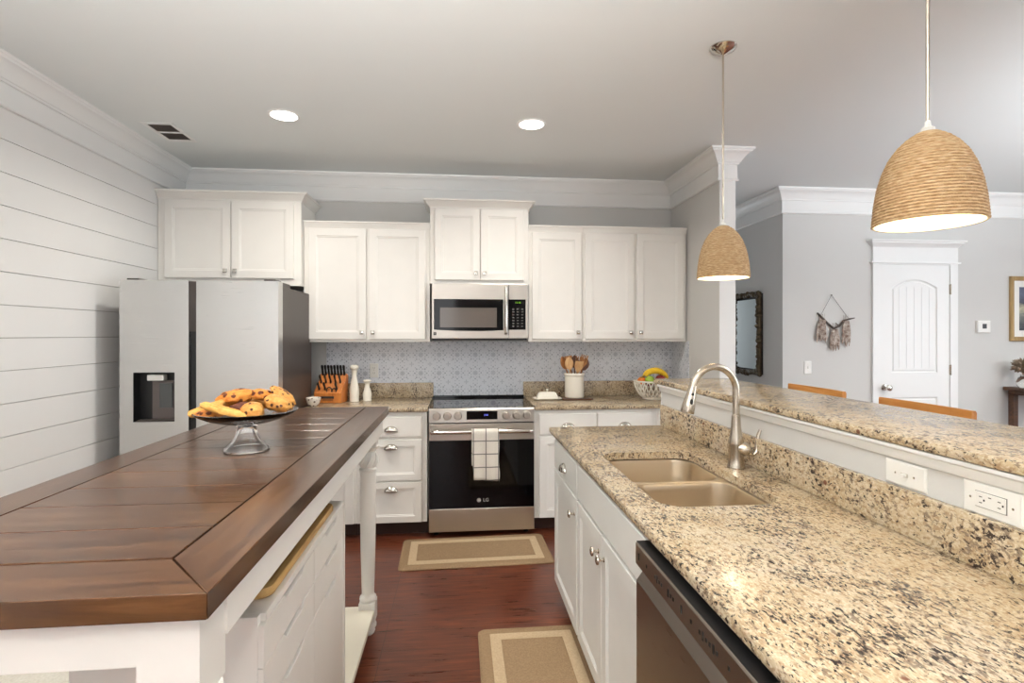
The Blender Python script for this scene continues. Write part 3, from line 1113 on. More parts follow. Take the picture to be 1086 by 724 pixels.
pts = [(-hw + .02, -.0, .752), (-hw + .022, -.040, .752)] + [(-hw + .04 + (2 * hw - .08) * k / 8, -.052, .756) for k in range(9)] + [(hw - .022, -.040, .752), (hw - .02, -.0, .752)]
m = M(); m.tube(pts, .0125, 14, flat=1.25); obj('handle', m, MPOL, dr)
m = M(); m.lathe([(.0145, 0), (.0145, .0008), (.001, .0008)], 24, (-.022, -.0092, .262), axis='y'); lg = obj('logo', m, plain('logo_silver', (190, 188, 184), .3), gl)
text_obj('logo_letters', 'LG', .034, bpy.data.materials['logo_silver'], gl, (.028, -.0094, .262), (PI / 2, 0, 0))
m = M()
m.tube([(-.022 + .010 * math.cos(a / 10 * PI + .3), -.0104, .262 + .010 * math.sin(a / 10 * PI + .3)) for a in range(0, 17)], .0009, 6)
m.box((-.0225, -.0108, .256), (-.0210, -.0101, .268)); m.box((-.0225, -.0108, .2555), (-.0175, -.0101, .257))
obj('logo_lines', m, MSLOT, lg)
m = M(); m.box((-hw, -.004, .040), (hw, .034, .203)); obj('drawer', m, MSTEEL, t, smooth=0, bevel=.003)

# towel on the oven handle
tx0, tx1 = .087, .279
tw = M()
nx, W = 14, tx1 - tx0
path = []
for k in range(17):
    path.append((ry - .0735 - .0015 * math.sin(k * .5), .425 + (.755 - .425) * k / 16))
for k in range(1, 8):
    a = PI * k / 8
    path.append((ry - .052 - .0215 * math.cos(a), .757 + .0190 * math.sin(a)))
for k in range(12):
    path.append((ry - .0305, .752 - .24 * k / 11))
cxm = (tx0 + tx1) / 2
G = []
for i in range(nx + 1):
    u = i / nx
    col = []
    for j, (y, z) in enumerate(path):
        low = max(0, (.76 - z) / .34) if j < 17 else 0
        x = -W / 2 + W * u
        x = x * (1 - .04 * low) + .004 * low * math.sin(z * 30) + .006 * low
        yy2 = y - (.004 * low * math.sin(u * 11 + 1) if j < 17 else 0)
        zz2 = z - (.014 * low * u if j < 17 else 0)
        col.append(tw.v((x, yy2 - ry, zz2 - .42)))
    G.append(col)
for i in range(nx):
    for j in range(len(path) - 1):
        tw.f([G[i][j], G[i + 1][j], G[i + 1][j + 1], G[i][j + 1]])
o = obj('dish_towel', tw, MTOWEL, loc=(cxm, ry, .42), smooth=80)
sm = o.modifiers.new('solid', 'SOLIDIFY'); sm.thickness = .003; sm.offset = 1
tag(o, 'cream dish towel with dark window-pane checks hung over the oven handle', 'towel')

# ------------------------------------------------------------------ microwave
t = thing('microwave', 'stainless over-the-range microwave under the middle wall cabinet', 'microwave', (.159, YB - .001, 1.402))
W2 = .367
m = M(); m.box((-W2, -.375, .006), (W2, 0, .426)); obj('body', m, MDARK, t, smooth=0)
m = M(); m.box((-W2, -.345, -.006), (W2, -.03, .0055)); obj('bottom_vent', m, MBLACK, t, smooth=0)
FY = -.376
m = M(); m.box((-W2, FY - .024, .008), (.214, FY, .425)); dr = obj('door', m, MSTEEL, t, smooth=0, bevel=.003)
m = M(); m.prism([(-.350, .075), (-.2, .068), (.0, .065), (.10, .067), (.177, .072), (.177, .308), (-.350, .308)], FY - .027, FY - .0235, 'y'); gl = obj('window_frame', m, MBGLASS, dr, smooth=0, bevel=.0015)
m = M(); m.box((-.303, FY - .0285, .093), (.128, FY - .0268, .243)); obj('window_glass', m, plain('smoked_window', (96, 88, 82), .12, var=.0), gl, smooth=0)
m = M(); m.tube([(.196, FY - .024, .045), (.196, FY - .050, .055), (.197, FY - .056, .12), (.198, FY - .058, .22), (.197, FY - .056, .33), (.196, FY - .050, .395), (.196, FY - .024, .405)], .0125, 12, flat=1); obj('handle', m, MPOL, dr)
m = M(); m.box((.217, FY - .024, .008), (W2, FY, .425)); cp = obj('control_panel', m, MSTEEL, t, smooth=0, bevel=.003)
m = M(); m.box((.219, FY - .027, .075), (.350, FY - .0235, .308)); kp = obj('keypad', m, MBGLASS, cp, smooth=0, bevel=.0015)
m = M()
for i in range(3):
    for j in range(7):
        m.box((.247 + i * .034, FY - .0276, .098 + j * .022), (.262 + i * .034, FY - .0269, .106 + j * .022))
obj('keys', m, plain('key_print', (92, 90, 86), .5), kp, smooth=0)
text_obj('clock_digits', '11:16', .019, MDISPG, kp, (.290, FY - .0275, .283), (PI / 2, 0, 0))
m = M(); m.box((-.353, FY - .0262, .034), (-.331, FY - .0238, .056)); bd = obj('badge', m, MSLOT, dr, smooth=0)
text_obj('badge_letter', 'K', .016, MSTEEL, bd, (-.342, FY - .0268, .045), (PI / 2, 0, 0))

# ------------------------------------------------------------------ refrigerator
FX0, FX1, FYF = -2.025, -1.108, 3.43
t = thing('refrigerator', 'stainless side-by-side refrigerator with water dispenser beside the shiplap wall', 'refrigerator', ((FX0 + FX1) / 2, FYF, 0))
c0 = (FX0 + FX1) / 2
X0, X1 = FX0 - c0, FX1 - c0
m = M(); m.box((X0 + .004, .090, .02), (X1 - .012, .80, 1.745)); obj('body', m, MDARK, t, smooth=0, bevel=.004)
for x in (X0 + .08, X1 - .08):
    for y in (.14, .75):
        m = M(); m.lathe([(.02, 0), (.02, .02)], 12, (x, y, 0))
        obj('foot', m, MBLACK, t)
m = M(); m.box((X0 + .02, .045, .02), (X1 - .02, .090, .06)); obj('grille', m, MBLACK, t, smooth=0)
gx0, gx1 = -1.632 - c0, -1.588 - c0


def fdoor(a, b, name, hole=None):
    m = M()
    n = 16
    def face(x):  # gentle bow of the door front
        return 0.0 + .003 * (abs((x - (a + b) / 2) / ((b - a) / 2)) ** 4)
    xs = [a + (b - a) * k / n for k in range(n + 1)]
    if hole:
        xs = sorted(set([x for x in xs if min(abs(x - hole[0]), abs(x - hole[1])) > .008] + [hole[0], hole[1]]))
    zs = [.065, 1.77] if not hole else [.065, hole[2], hole[3], 1.77]
    V = {}
    for x in xs:
        for z in zs:
            V[(x, z)] = m.v((x, face(x), z))
    for i in range(len(xs) - 1):
        for j in range(len(zs) - 1):
            if hole and xs[i] >= hole[0] - 1e-6 and xs[i + 1] <= hole[1] + 1e-6 and j == 1:
                continue
            m.f([V[(xs[i], zs[j])], V[(xs[i + 1], zs[j])], V[(xs[i + 1], zs[j + 1])], V[(xs[i], zs[j + 1])]])
    # sides/back shell
    bk = [m.v((a, .086, .065)), m.v((b, .086, .065)), m.v((b, .086, 1.77)), m.v((a, .086, 1.77))]
    bot = [V[(x, zs[0])] for x in xs]; top = [V[(x, zs[-1])] for x in xs]
    m.f(bot + [bk[1], bk[0]]); m.f(top + [bk[2], bk[3]])
    m.f([V[(xs[0], z)] for z in zs] + [bk[3], bk[0]]); m.f([V[(xs[-1], z)] for z in zs] + [bk[2], bk[1]])
    m.f(bk)
    if hole:
        h0, h1, z0, z1 = hole
        d = .07
        inn = [m.v((h0, d, z0)), m.v((h1, d, z0)), m.v((h1, d, z1)), m.v((h0, d, z1))]
        fr = [[V[(x, z0)] for x in xs if h0 - 1e-6 <= x <= h1 + 1e-6], [V[(x, z1)] for x in xs if h0 - 1e-6 <= x <= h1 + 1e-6]]
        m.f(fr[0] + [inn[1], inn[0]], 1); m.f(fr[1] + [inn[2], inn[3]], 1)
        m.f([V[(h0, z0)], V[(h0, z1)], inn[3], inn[0]], 1); m.f([V[(h1, z0)], V[(h1, z1)], inn[2], inn[1]], 1)
        m.f(inn, 1)
    return obj(name, m, [MFRIDGE, MBLACK], t, smooth=25)


ld = fdoor(X0, gx0, 'door', (-1.946 - c0, -1.711 - c0, .915, 1.213))
rd = fdoor(gx1, X1, 'door')
m = M(); m.box((gx0 + .001, .030, .09), (gx1 - .001, .085, 1.76)); obj('handle_recess', m, MBLACK, t, smooth=0)
m = M(); m.box((gx0 + .001, .012, 1.46), (gx1 - .001, .03, 1.765)); obj('hinge_cover', m, MDARK, t, smooth=0)
hx0 = -1.946 - c0
m = M(); m.prism([(hx0 + .085, .925), (hx0 + .222, .925), (hx0 + .222, 1.16), (hx0 + .085, 1.16)], .045, .069, 'y'); dp = obj('dispenser_back', m, plain('dispenser_grey', (98, 90, 88), .35, .5), ld, smooth=0)
m = M(); m.box((hx0 + .065, .022, 1.162), (hx0 + .160, .068, 1.197)); obj('dispenser_spout', m, MPLAST, ld, smooth=0, bevel=.004)
m = M(); m.box((hx0 + .130, .034, .995), (hx0 + .205, .0445, 1.145)); obj('dispenser_paddle', m, plain('paddle_grey', (72, 74, 74), .3), ld, smooth=0, bevel=.003)
m = M(); m.box((hx0 + .01, .02, .9155), (hx0 + .225, .068, .925)); obj('drip_tray', m, MDARK, ld, smooth=0)
for x in (X1 - .06, X0 + .06):
    m = M(); m.box((x - .035, .03, 1.771), (x + .035, .14, 1.783)); m.box((x - .04, .12, 1.7455), (x + .04, .30, 1.775))
    obj('top_hinge', m, MDARK, t, smooth=0, bevel=.003)

# ------------------------------------------------------------------ island
IX0, IX1, IY0, IY1 = -1.020, -.353, .795, 2.755
ZI, TI = 1.08, .038
t = thing('kitchen_island', 'white farmhouse island table with dark stained plank top and turned legs', 'kitchen island', ((IX0 + IX1) / 2, (IY0 + IY1) / 2, 0))
cx, cy = (IX0 + IX1) / 2, (IY0 + IY1) / 2
m = M(); m.T = Matrix.Translation((-cx, -cy, 0))
g = .0030
bw = .112
zb, zt = ZI - TI, ZI
def quad_prism(pts, mi):
    r = random.random()
    lo = [m.v((x, y, zb)) for x, y in pts]; hi = [m.v((x, y, zt)) for x, y in pts]
    n = len(pts)
    for j in range(n):
        m.f([lo[j], lo[(j + 1) % n], hi[(j + 1) % n], hi[j]], mi, r)
    m.f(hi, mi, r); m.f(list(reversed(lo)), mi, r)
nb = .130
quad_prism([(IX1 - bw + g, IY0 + nb - 0), (IX1, IY0), (IX1, IY1), (IX1 - bw + g, IY1)], 1)
quad_prism([(IX0 + g * 0, IY0), (IX0 + .10, IY0 + nb), (IX0 + .10, IY1), (IX0, IY1)], 1)
quad_prism([(IX0 + .0006, IY0), (IX1 - .0006, IY0), (IX1 - bw + g * .3, IY0 + nb - g * 1), (IX0 + .10 + g, IY0 + nb - g * 1)], 0)
y = IY0 + nb + g
ws = [.145, .15, .14, .15, .145, .15, .14, .15, .145, .15, .14, .15]
i = 0
while y < IY1 - .02:
    w = ws[i % 12]; i += 1
    y2 = min(y + w, IY1)
    if IY1 - y2 < .06:
        y2 = IY1
    quad_prism([(IX0 + .10 + g * 1.6, y), (IX1 - bw - g * .6, y), (IX1 - bw - g * .6, y2 - g * .55), (IX0 + .10 + g * 1.6, y2 - g * .55)], 0)
    y = y2
obj('tabletop', m, [MWX, MWY], t, smooth=0, bevel=.0014, seg=2)
m = M(); m.T = Matrix.Translation((-cx, -cy, 0))
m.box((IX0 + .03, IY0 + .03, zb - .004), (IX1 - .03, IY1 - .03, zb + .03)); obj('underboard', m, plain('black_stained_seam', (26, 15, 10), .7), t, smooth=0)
za0, za1 = .968, zb - .0045
for nm, a, b in (('apron', (IX1 - .035, IY0 + .10, za0), (IX1 - .014, IY1 - .10, za1)), ('apron', (IX0 + .014, IY0 + .10, za0), (IX0 + .035, IY1 - .10, za1)),
                 ('apron', (IX0 + .09, IY0 + .022, za0), (IX1 - .085, IY0 + .043, za1)), ('apron', (IX0 + .09, IY1 - .043, za0), (IX1 - .09, IY1 - .022, za1))):
    m = M(); m.T = Matrix.Translation((-cx, -cy, 0)); m.box(a, b); obj(nm, m, MW, t, smooth=0, bevel=.001)


def leg(x, y):
    m = M()
    q = .043
    sq = lambda z, h: [(x - h, y - h, z), (x + h, y - h, z), (x + h, y + h, z), (x - h, y + h, z)]
    m.rings([sq(za1, q), sq(.905, q)]); m.lathe([(q * 1.25, .9052), (q * 1.15, .897), (q * .95, .889), (.034, .882)], 24, (x, y, 0))
    pr = [(.030, .885), (.034, .880), (.036, .868), (.041, .855), (.044, .840), (.042, .822), (.035, .808), (.034, .802), (.041, .796), (.041, .788), (.036, .784),
          (.0375, .74), (.0375, .60), (.035, .42), (.031, .26), (.029, .20), (.030, .19), (.038, .182), (.040, .172), (.038, .163), (.031, .159)]
    m.lathe(pr, 28, (x, y, 0))
    m.rings([sq(.160, .038), sq(.07, .038)])
    m.lathe([(.030, .0705), (.033, .060), (.040, .050), (.040, .038), (.032, .026), (.034, .018), (.030, .006), (.024, 0)], 24, (x, y, 0))
    m.T = Matrix.Identity(4)
    # carved leaf ridges of the capital
    for k in range(8):
        a = 2 * PI * k / 8
        p = [(x + rr * math.cos(a + tw_), y + rr * math.sin(a + tw_), zz_) for rr, tw_, zz_ in ((.038, .0, .812), (.044, .15, .826), (.046, .35, .842), (.042, .5, .858), (.037, .6, .872))]
        m.tube(p, [.003, .0055, .006, .005, .003], 6)
    return m


for (x, y) in ((IX1 - .062, IY0 + .062), (IX1 - .085, IY1 - .105), (IX0 + .062, IY0 + .062), (IX0 + .085, IY1 - .105)):
    m = leg(x - cx, y - cy)
    obj('leg', m, MW, t, smooth=40, bevel=0)
m = M(); m.T = Matrix.Translation((-cx, -cy, 0)); m.box((IX0 + .045, IY0 + .03, .105), (IX1 - .050, IY1 - .10, .130)); obj('lower_shelf', m, plain('cream_shelf_paint', (236, 230, 212), .45), t, smooth=0, bevel=.002)

# drawer unit standing on the island shelf
ux0_, ux1_, uy0, uy1, uz0_, uz1_ = -.81, -.42, 1.205, 2.02, .1305, .835
t = thing('drawer_unit', 'white drawer cabinet with slanted finger notches on the island shelf', 'drawer unit', (ux1_, uy0, uz0_))
UD, UW, UH = ux1_ - ux0_, uy1 - uy0, uz1_ - uz0_
m = M()
th = .018
m.box((-UD, 0, 0), (-.012, th, UH)); m.box((-UD, UW - th, 0), (0.004, UW, UH)); m.box((-UD, th, 0), (-.012, UW - th, th)); m.box((-UD, th, UH - .018), (-.0005, UW - th, UH))
m.box((-UD, th, th), (-UD + .008, UW - th, UH - .02)); m.box((-UD + .01, UW / 2 - .009, th), (-.014, UW / 2 + .009, UH - .02))
obj('carcass', m, MW, t, smooth=0, bevel=.001)
for col in (0, 1):
    y0, y1 = (.002, UW / 2 - .0015) if col == 0 else (UW / 2 + .0015, UW - .019)
    for (z0, z1) in ((UH - .112, UH - .020), (UH - .215, UH - .1145), (.003, UH - .2175)):
        m = M()
        yc = (y0 + y1) / 2 + .02
        # front with a bevelled finger notch cut out of its upper edge
        poly = [(y0, z0), (y1, z0), (y1, z1), (yc + .085, z1), (yc + .065, z1 - .016), (yc - .065, z1 - .016), (yc - .085, z1), (y0, z1)]
        m.prism(poly, -.0135, 0, 'x')
        obj('drawer', m, MW, t, smooth=0, bevel=.001)

# wooden board lying on the drawer unit
m = M()
pts = rrect(0, 0, .155, .32, .03, 6)
m.rings([[(x * k, y * k2, z) for x, y in pts] for k, k2, z in ((.97, .985, 0), (1, 1, .006), (1, 1, .018), (.985, .99, .024), (.90, .95, .024), (.88, .94, .019))])
o = obj('serving_board', m, MBAMB, loc=(-.585, 1.60, uz1_ + .0005), smooth=40)
tag(o, 'golden wooden tray lying on top of the white drawer unit under the island', 'tray')

# ------------------------------------------------------------------ cake stand with cookies
PXc, PYc = -.665, 1.765
zs = ZI + .0005
m = M()
prof = [(.001, .079), (.018, .076), (.0235, .066), (.028, .048), (.037, .030), (.048, .017), (.058, .006), (.060, .0), (.064, .0), (.067, .004), (.065, .010), (.054, .018), (.043, .030), (.034, .048), (.029, .066), (.030, .080), (.045, .083), (.08, .089), (.13, .101), (.162, .113), (.175, .121),
        (.177, .124), (.174, .1255), (.16, .118), (.12, .104), (.07, .093), (.001, .089)]
prof = [(r if r <= .068 else .068 + (r - .068) * .76, z) for r, z in prof]
m.lathe(prof, 56)
o = obj('cake_stand', m, MGLASS, loc=(PXc, PYc, zs), smooth=50)
tag(o, 'clear glass pedestal cake stand on the dark wooden island top', 'cake stand')
ZP = zs + .092


def cookie(name, label, cat, x, y, z, r, h, tilt, az, mat, seed, group='pastries on the glass stand', elong=1.0):
    R = Matrix.Rotation(az, 3, 'Z') @ Matrix.Rotation(tilt, 3, 'Y')
    r *= .9
    m = M(); m.blob((0, 0, 0), (r * elong, r, h), 4, .16, 2.6, seed=seed, rot=R)
    for v in m.bm.verts:
        v.co += v.co.normalized() * .0022 * noise.noise(v.co * 160 + Vector((seed, 0, 0)))
    o = obj(name, m, mat, loc=(PXc + x * .84, PYc + y * .84, ZP + z), smooth=80)
    return tag(o, label, cat, group)


def dir2(a):
    return math.radians(a)


def wedge(name, label, x, y, z, L, w, h, az, tilt, seed):
    m = M()
    R = Matrix.Rotation(dir2(az), 4, 'Z') @ Matrix.Rotation(dir2(tilt), 4, 'Y')
    m.T = R
    n = 14
    rr = []
    for k in range(n + 1):
        u = -1 + 2 * k / n
        s_ = (1 - abs(u) ** 14) ** .5 * (1 + .06 * math.sin(k * 2.1 + seed)) + .03
        ring = []
        for j in range(12):
            a = 2 * PI * j / 12
            c_, s2_ = math.cos(a), math.sin(a)
            ring.append((u * L / 2, w / 2 * s_ * abs(c_) ** .6 * (1 if c_ > 0 else -1), h / 2 * s_ * abs(s2_) ** .6 * (1 if s2_ > 0 else -1) + .002 * math.sin(a * 3 + u * 4)))
        rr.append(ring)
    m.rings(rr)
    # ridge of icing lines
    for d in (-.25, .15):
        m.tube([(u * L / 2, d * w, h / 2 * .98) for u in (-.85, -.4, 0, .4, .85)], [.002, .003, .003, .003, .002], 6)
    o = obj(name, m, MCK4, loc=(PXc + x * .84, PYc + y * .84, ZP + z), smooth=60)
    return tag(o, label, 'biscuit', 'pastries on the glass stand')


wedge('shortbread_finger', 'long pale shortbread finger lying in front at the left of the cake stand', -.030, -.112, .044, .150, .046, .017, 3, 17, 1)
wedge('shortbread_finger', 'golden pastry finger behind, poking out at the left rim of the cake stand', -.125, -.035, .044, .115, .050, .020, 10, -20, 2)
cookie('cookie', 'flat golden nut cookie at the far left under the pastry fingers', 'cookie', -.100, -.070, .030, .034, .013, .0, .3, MCK3, 1, elong=1.3)
cookie('cookie', 'chocolate chip cookie standing at the front centre of the cake stand', 'cookie', .052, -.085, .040, .036, .026, dir2(12), -1.3, MCK2, 3, elong=1.05)
cookie('cookie', 'chocolate chip cookie tilted at the right front rim of the cake stand', 'cookie', .122, -.030, .056, .040, .024, dir2(22), -.2, MCK2, 4, elong=1.15)
cookie('cookie', 'large chocolate chip cookie leaning highest at the right back of the pile', 'cookie', .118, .040, .072, .042, .018, dir2(40), .1, MCK2, 5, elong=1.25)
cookie('cookie', 'chocolate topped cookie on the left back of the pile', 'cookie', -.045, .01, .072, .046, .026, dir2(-10), .1, MCK3, 6, elong=1.3)
cookie('cookie', 'chocolate topped cookie in the top middle of the pile', 'cookie', .042, .03, .078, .038, .018, dir2(6), -.2, MCK3, 7, elong=1.2)
cookie('cookie', 'golden cookie at the back middle of the cake stand', 'cookie', -.01, .100, .040, .045, .020, dir2(10), 1.4, MCK1, 8)
cookie('cookie', 'dark chocolate cookie under the middle of the pile', 'cookie', .010, -.03, .040, .042, .022, dir2(8), .4, cookie_mat('chocolate_cookie', (66, 32, 22), (104, 54, 34)), 9, elong=1.2)
cookie('cookie', 'golden cookie low on the left back of the cake stand', 'cookie', -.085, .080, .036, .042, .020, dir2(-10), 1.0, MCK1, 10)
cookie('cookie', 'golden cookie low on the right back of the cake stand', 'cookie', .075, .105, .036, .042, .018, dir2(12), 1.9, MCK1, 11)

# ------------------------------------------------------------------ back counter, left side
def on(nm, label, cat, m, mat, loc, smooth=50, group=None, **kw):
    return tag(obj(nm, m, mat, loc=loc, smooth=smooth, **kw), label, cat, group)


zc = ZT + .0008
m = M(); m.lathe([(.020, 0), (.028, .004), (.041, .022), (.050, .045), (.0525, .063), (.0505, .064), (.047, .045), (.038, .024), (.024, .010), (.001, .009)], 36)
on('bowl', 'small white bowl with dark floral print beside the knife block', 'bowl', m, MBOWL, (-1.052, 4.02, zc))

kb = thing('knife_block', 'orange wooden knife block full of black-handled knives', 'knife block', (-.985, 4.24, zc), math.radians(-8))
m = M()
# stepped wedge: front face leaning back
poly = [(-.055, 0), (.085, 0), (.11, .20), (.075, .215), (.035, .150), (.015, .155), (-.02, .105), (-.035, .108), (-.055, .075)]
m.prism(poly, -.105, .105, 'x')
obj('block', m, MBLOCK, kb, smooth=0, bevel=.004)
m = M(); m.box((-.050, -.0562, .034), (.050, -.0552, .052)); m.box((-.040, -.0562, .022), (.040, -.0552, .028)); obj('label_strip', m, MIRON, kb, smooth=0)
def handle(x, y, z, L, r=.007, lean=.45):
    m = M()
    d = Vector((0, -math.sin(lean), math.cos(lean)))
    p = [Vector((x, y, z)) + d * L * k for k in (0, .1, .5, .85, 1.0)]
    m.tube(p, [r * .9, r, r * .8, r * 1.1, r * .8], 8, flat=1.5)
    obj('knife_handle', m, MBLACK, kb)
for k in range(8):
    handle(-.085 + .0243 * k, .072, .200, .085, .0065, .25)
for k in range(5):
    handle(-.075 + .0375 * k, .018, .145, .075, .0075, .5)
for k in (0, 1, 3):
    handle(-.070 + .045 * k, -.030, .098, .070, .008, .6)
m = M(); m.tube([(.01 + .020 * math.cos(a * PI / 8), -.046 - .0, .098 + .022 * math.sin(a * PI / 8)) for a in range(16)], .0045, 8, closed=True); m.tube([(.048 + .016 * math.cos(a * PI / 8), -.046, .092 + .020 * math.sin(a * PI / 8)) for a in range(16)], .0045, 8, closed=True)
obj('scissors_handle', m, MBLACK, kb)


def mill(nm, label, x, y, H, R):
    t = thing(nm, label, 'pepper mill', (x, y, zc), 0, None)
    pr = [(1.0, 0), (1.02, .02), (.95, .05), (.98, .12), (1.02, .26), (.93, .40), (.70, .55), (.55, .66), (.52, .74), (.56, .80), (.66, .83), (.66, .845)]
    m = M(); m.lathe([(r * R, z * H) for r, z in pr], 28); obj('body', m, MCER, t)
    m = M(); m.lathe([(r * R, z * H) for r, z in ((.50, .846), (.62, .86), (.82, .885), (.94, .92), (.92, .955), (.72, .985), (.3, 1.0), (.01, 1.0))], 28); obj('cap', m, MCER, t)
    return t


mill('pepper_mill', 'tall white turned pepper mill beside the knife block', -.812, 4.28, .285, .036)
mill('pepper_mill', 'shorter white salt mill right of the tall mill', -.722, 4.33, .165, .034)


def plate_outlet(nm, label, loc, rz, kind='duplex', w=.070, h=.115, horizontal=False, grp=None):
    t = thing(nm, label, 'wall plate', loc, rz, grp)
    ry_ = PI / 2 if horizontal else 0
    def ob(n, m, mt, p):
        o = obj(n, m, mt, p, smooth=0, bevel=.0012)
        if p is t:
            o.rotation_euler = (0, ry_, 0)
        return o
    m = M(); m.panel(-w / 2, -h / 2, w / 2, h / 2, 0, [(0, 0), (0, .003), (.004, .006), (.01, .006)]); pl = ob('cover', m, MPLAST, t)
    if kind == 'duplex':
        for s in (-1, 1):
            m = M(); m.box((-.016, -.008, s * .020 - .013), (.016, -.0062, s * .020 + .013)); rc = ob('receptacle', m, MPLAST, t)
            m = M()
            for x in (-.006, .006):
                m.box((x - .0012, -.0085, s * .020 - .002), (x + .0012, -.0081, s * .020 + .006))
            m.box((-.002, -.0085, s * .020 - .008), (.002, -.0081, s * .020 - .005))
            ob('slots', m, MSLOT, rc)
    elif kind == 'gfci':
        m = M(); m.box((-.018, -.0066, -.036), (.018, -.0060, .036)); g0 = ob('gap_line', m, plain('grey_gap', (120, 116, 110), .6), t)
        m = M(); m.box((-.0167, -.009, -.0343), (.0167, -.0064, .0343)); rc = ob('receptacle', m, MPLAST, t)
        m = M()
        for s in (-1, 1):
            for x in (-.0065, .0065):
                m.box((x - .0010, -.0095, s * .021 - .0035), (x + .0010, -.0091, s * .021 + .0035))
            m.box((-.0022, -.0095, s * .021 + .006), (.0022, -.0091, s * .021 + .0098))
        m.box((-.010, -.0095, -.0035), (-.008, -.0091, .0035))
        ob('slots', m, MSLOT, rc)
    elif kind == 'toggle':
        m = M(); m.box((-.005, -.0072, -.012), (.005, -.0062, .012)); ob('toggle_slot', m, plain('slot_cream', (214, 210, 200), .5), t)
        m = M(); m.box((-.0038, -.016, -.002), (.0038, -.0066, .008)); ob('toggle', m, MPLAST, t)
    m = M()
    for z in ((-.030, .030) if kind == 'toggle' else (0,)) if kind != 'gfci' else (-.048, .048):
        m.lathe([(.0028, 0), (.0028, .0008), (.001, .001)], 10, (0, -.0060, z), axis='y')
    ob('screw', m, MNICK, t)
    return t


plate_outlet('outlet_plate', 'white outlet plate on patterned tile above the left worktop', (-.695, YB - .0065, 1.145), 0)
plate_outlet('outlet_plate', 'white outlet plate on patterned tile behind the fruit basket', (1.715, YB - .0065, 1.118), 0)
plate_outlet('switch_plate', 'white single switch plate on the grey wall left of the interior door', (3.124, YD, 1.143), 0, 'toggle')
plate_outlet('switch_plate', 'white sideways switch plate on the half wall under the bar top', (PX, 1.310, 1.073), R90, 'toggle', .064, .130, True)
plate_outlet('outlet_plate', 'white sideways outlet plate with test buttons on the half wall', (PX, 1.078, 1.073), R90, 'gfci', .074, .134, True)

# ------------------------------------------------------------------ back counter, right side
bd = thing('butter_dish', 'white covered butter dish with round knob right of the range', 'butter dish', (.700, 4.25, zc))
def rr3(hx, hy, r, z):
    return [(x, y, z) for x, y in rrect(0, 0, hx, hy, r, 5)]
m = M(); m.rings([rr3(.085, .045, .015, 0), rr3(.090, .050, .018, .002), rr3(.112, .066, .024, .012), rr3(.112, .066, .024, .015), rr3(.095, .055, .02, .008), rr3(.090, .05, .018, .006)]); obj('tray', m, MCER, bd)
m = M(); m.rings([rr3(.085, .042, .015, .0085), rr3(.082, .040, .018, .03), rr3(.072, .034, .02, .052), rr3(.060, .026, .02, .060), rr3(.03, .012, .01, .062)]); ldd = obj('lid', m, MCER, bd)
m = M(); m.lathe([(.006, .060), (.005, .066), (.010, .073), (.011, .080), (.006, .086), (.001, .087)], 16); obj('knob', m, MCER, ldd)

m = M(); pts = rrect(0, 0, .125, .085, .03, 6)
m.rings([[(x * k, y * k, z) for x, y in pts] for k, z in ((.98, 0), (1, .003), (1, .010), (.98, .012))])
on('trivet_board', 'dark wooden board under the utensil crock', 'trivet', m, MTRIV, (.935, 4.25, zc))
ck0 = (.925, 4.27, zc + .0125)
m = M(); m.lathe([(.070, 0), (.076, .004), (.0775, .010), (.0775, .172), (.080, .174), (.083, .184), (.083, .193), (.080, .198), (.076, .198), (.073, .190), (.073, .012), (.001, .010)], 44)
on('utensil_crock', 'cream stoneware crock holding wooden cooking utensils', 'crock', m, MCER, ck0)


def utensil(nm, label, dx, dy, tx, ty, L, kind, mat, az=0.0):
    """dx,dy foot inside the crock; tx,ty offset of the head"""
    m = M()
    a = Vector((dx, dy, .014)); b = Vector((tx * 1.32, ty * 1.1, L + .055))
    d = (b - a)
    p = [a + d * k for k in (0, .3, .68)]
    m.tube(p, [.005, .005, .0055], 8)
    dirn = d.normalized()
    yv = Vector((0, -1, 0)); yv = (yv - dirn * yv.dot(dirn)).normalized(); xv = yv.cross(dirn)
    q = Matrix((xv, yv, dirn)).transposed().to_4x4()
    hl = .33 * d.length
    c = a + d * .68
    m.T = Matrix.Translation(c) @ q @ Matrix.Rotation(az, 4, 'Z')
    if kind == 'spoon':
        rr = []
        for k in range(11):
            u = k / 10
            w = .0055 + .032 * math.sin(PI * min(1, u * .97 + .03)) ** .75 * (u > .05)
            z = u * hl
            rr.append([(w * math.cos(t_), .0045 * math.sin(t_) * (1 if u < .95 else .6), z) for t_ in [2 * PI * j / 12 for j in range(12)]])
        m.rings(rr)
    elif kind == 'spatula':
        rr = []
        for k in range(9):
            u = k / 8
            w = .006 + .027 * min(1, u * 2.2)
            rr.append([(w * sx, .0028 * sy, u * hl) for sx, sy in ((-1, -1), (1, -1), (1, 1), (-1, 1))])
        m.rings(rr)
    elif kind == 'fork':
        rr = []
        for k in range(6):
            u = k / 5 * .45
            w = .006 + .024 * min(1, u * 2.6)
            rr.append([(w * sx, .003 * sy, u * hl) for sx, sy in ((-1, -1), (1, -1), (1, 1), (-1, 1))])
        m.rings(rr)
        for x in (-.024, -.008, .008, .024):
            m.rings([[(x + w * sx, .003 * sy, z * hl) for sx, sy in ((-1, -1), (1, -1), (1, 1), (-1, 1))] for z, w in ((.44, .0046), (.85, .0042), (1.0, .0025))])
    m.T = Matrix.Identity(4)
    o = obj(nm, m, mat, loc=ck0, smooth=40)
    return tag(o, label, 'utensil', 'wooden utensils in the crock')


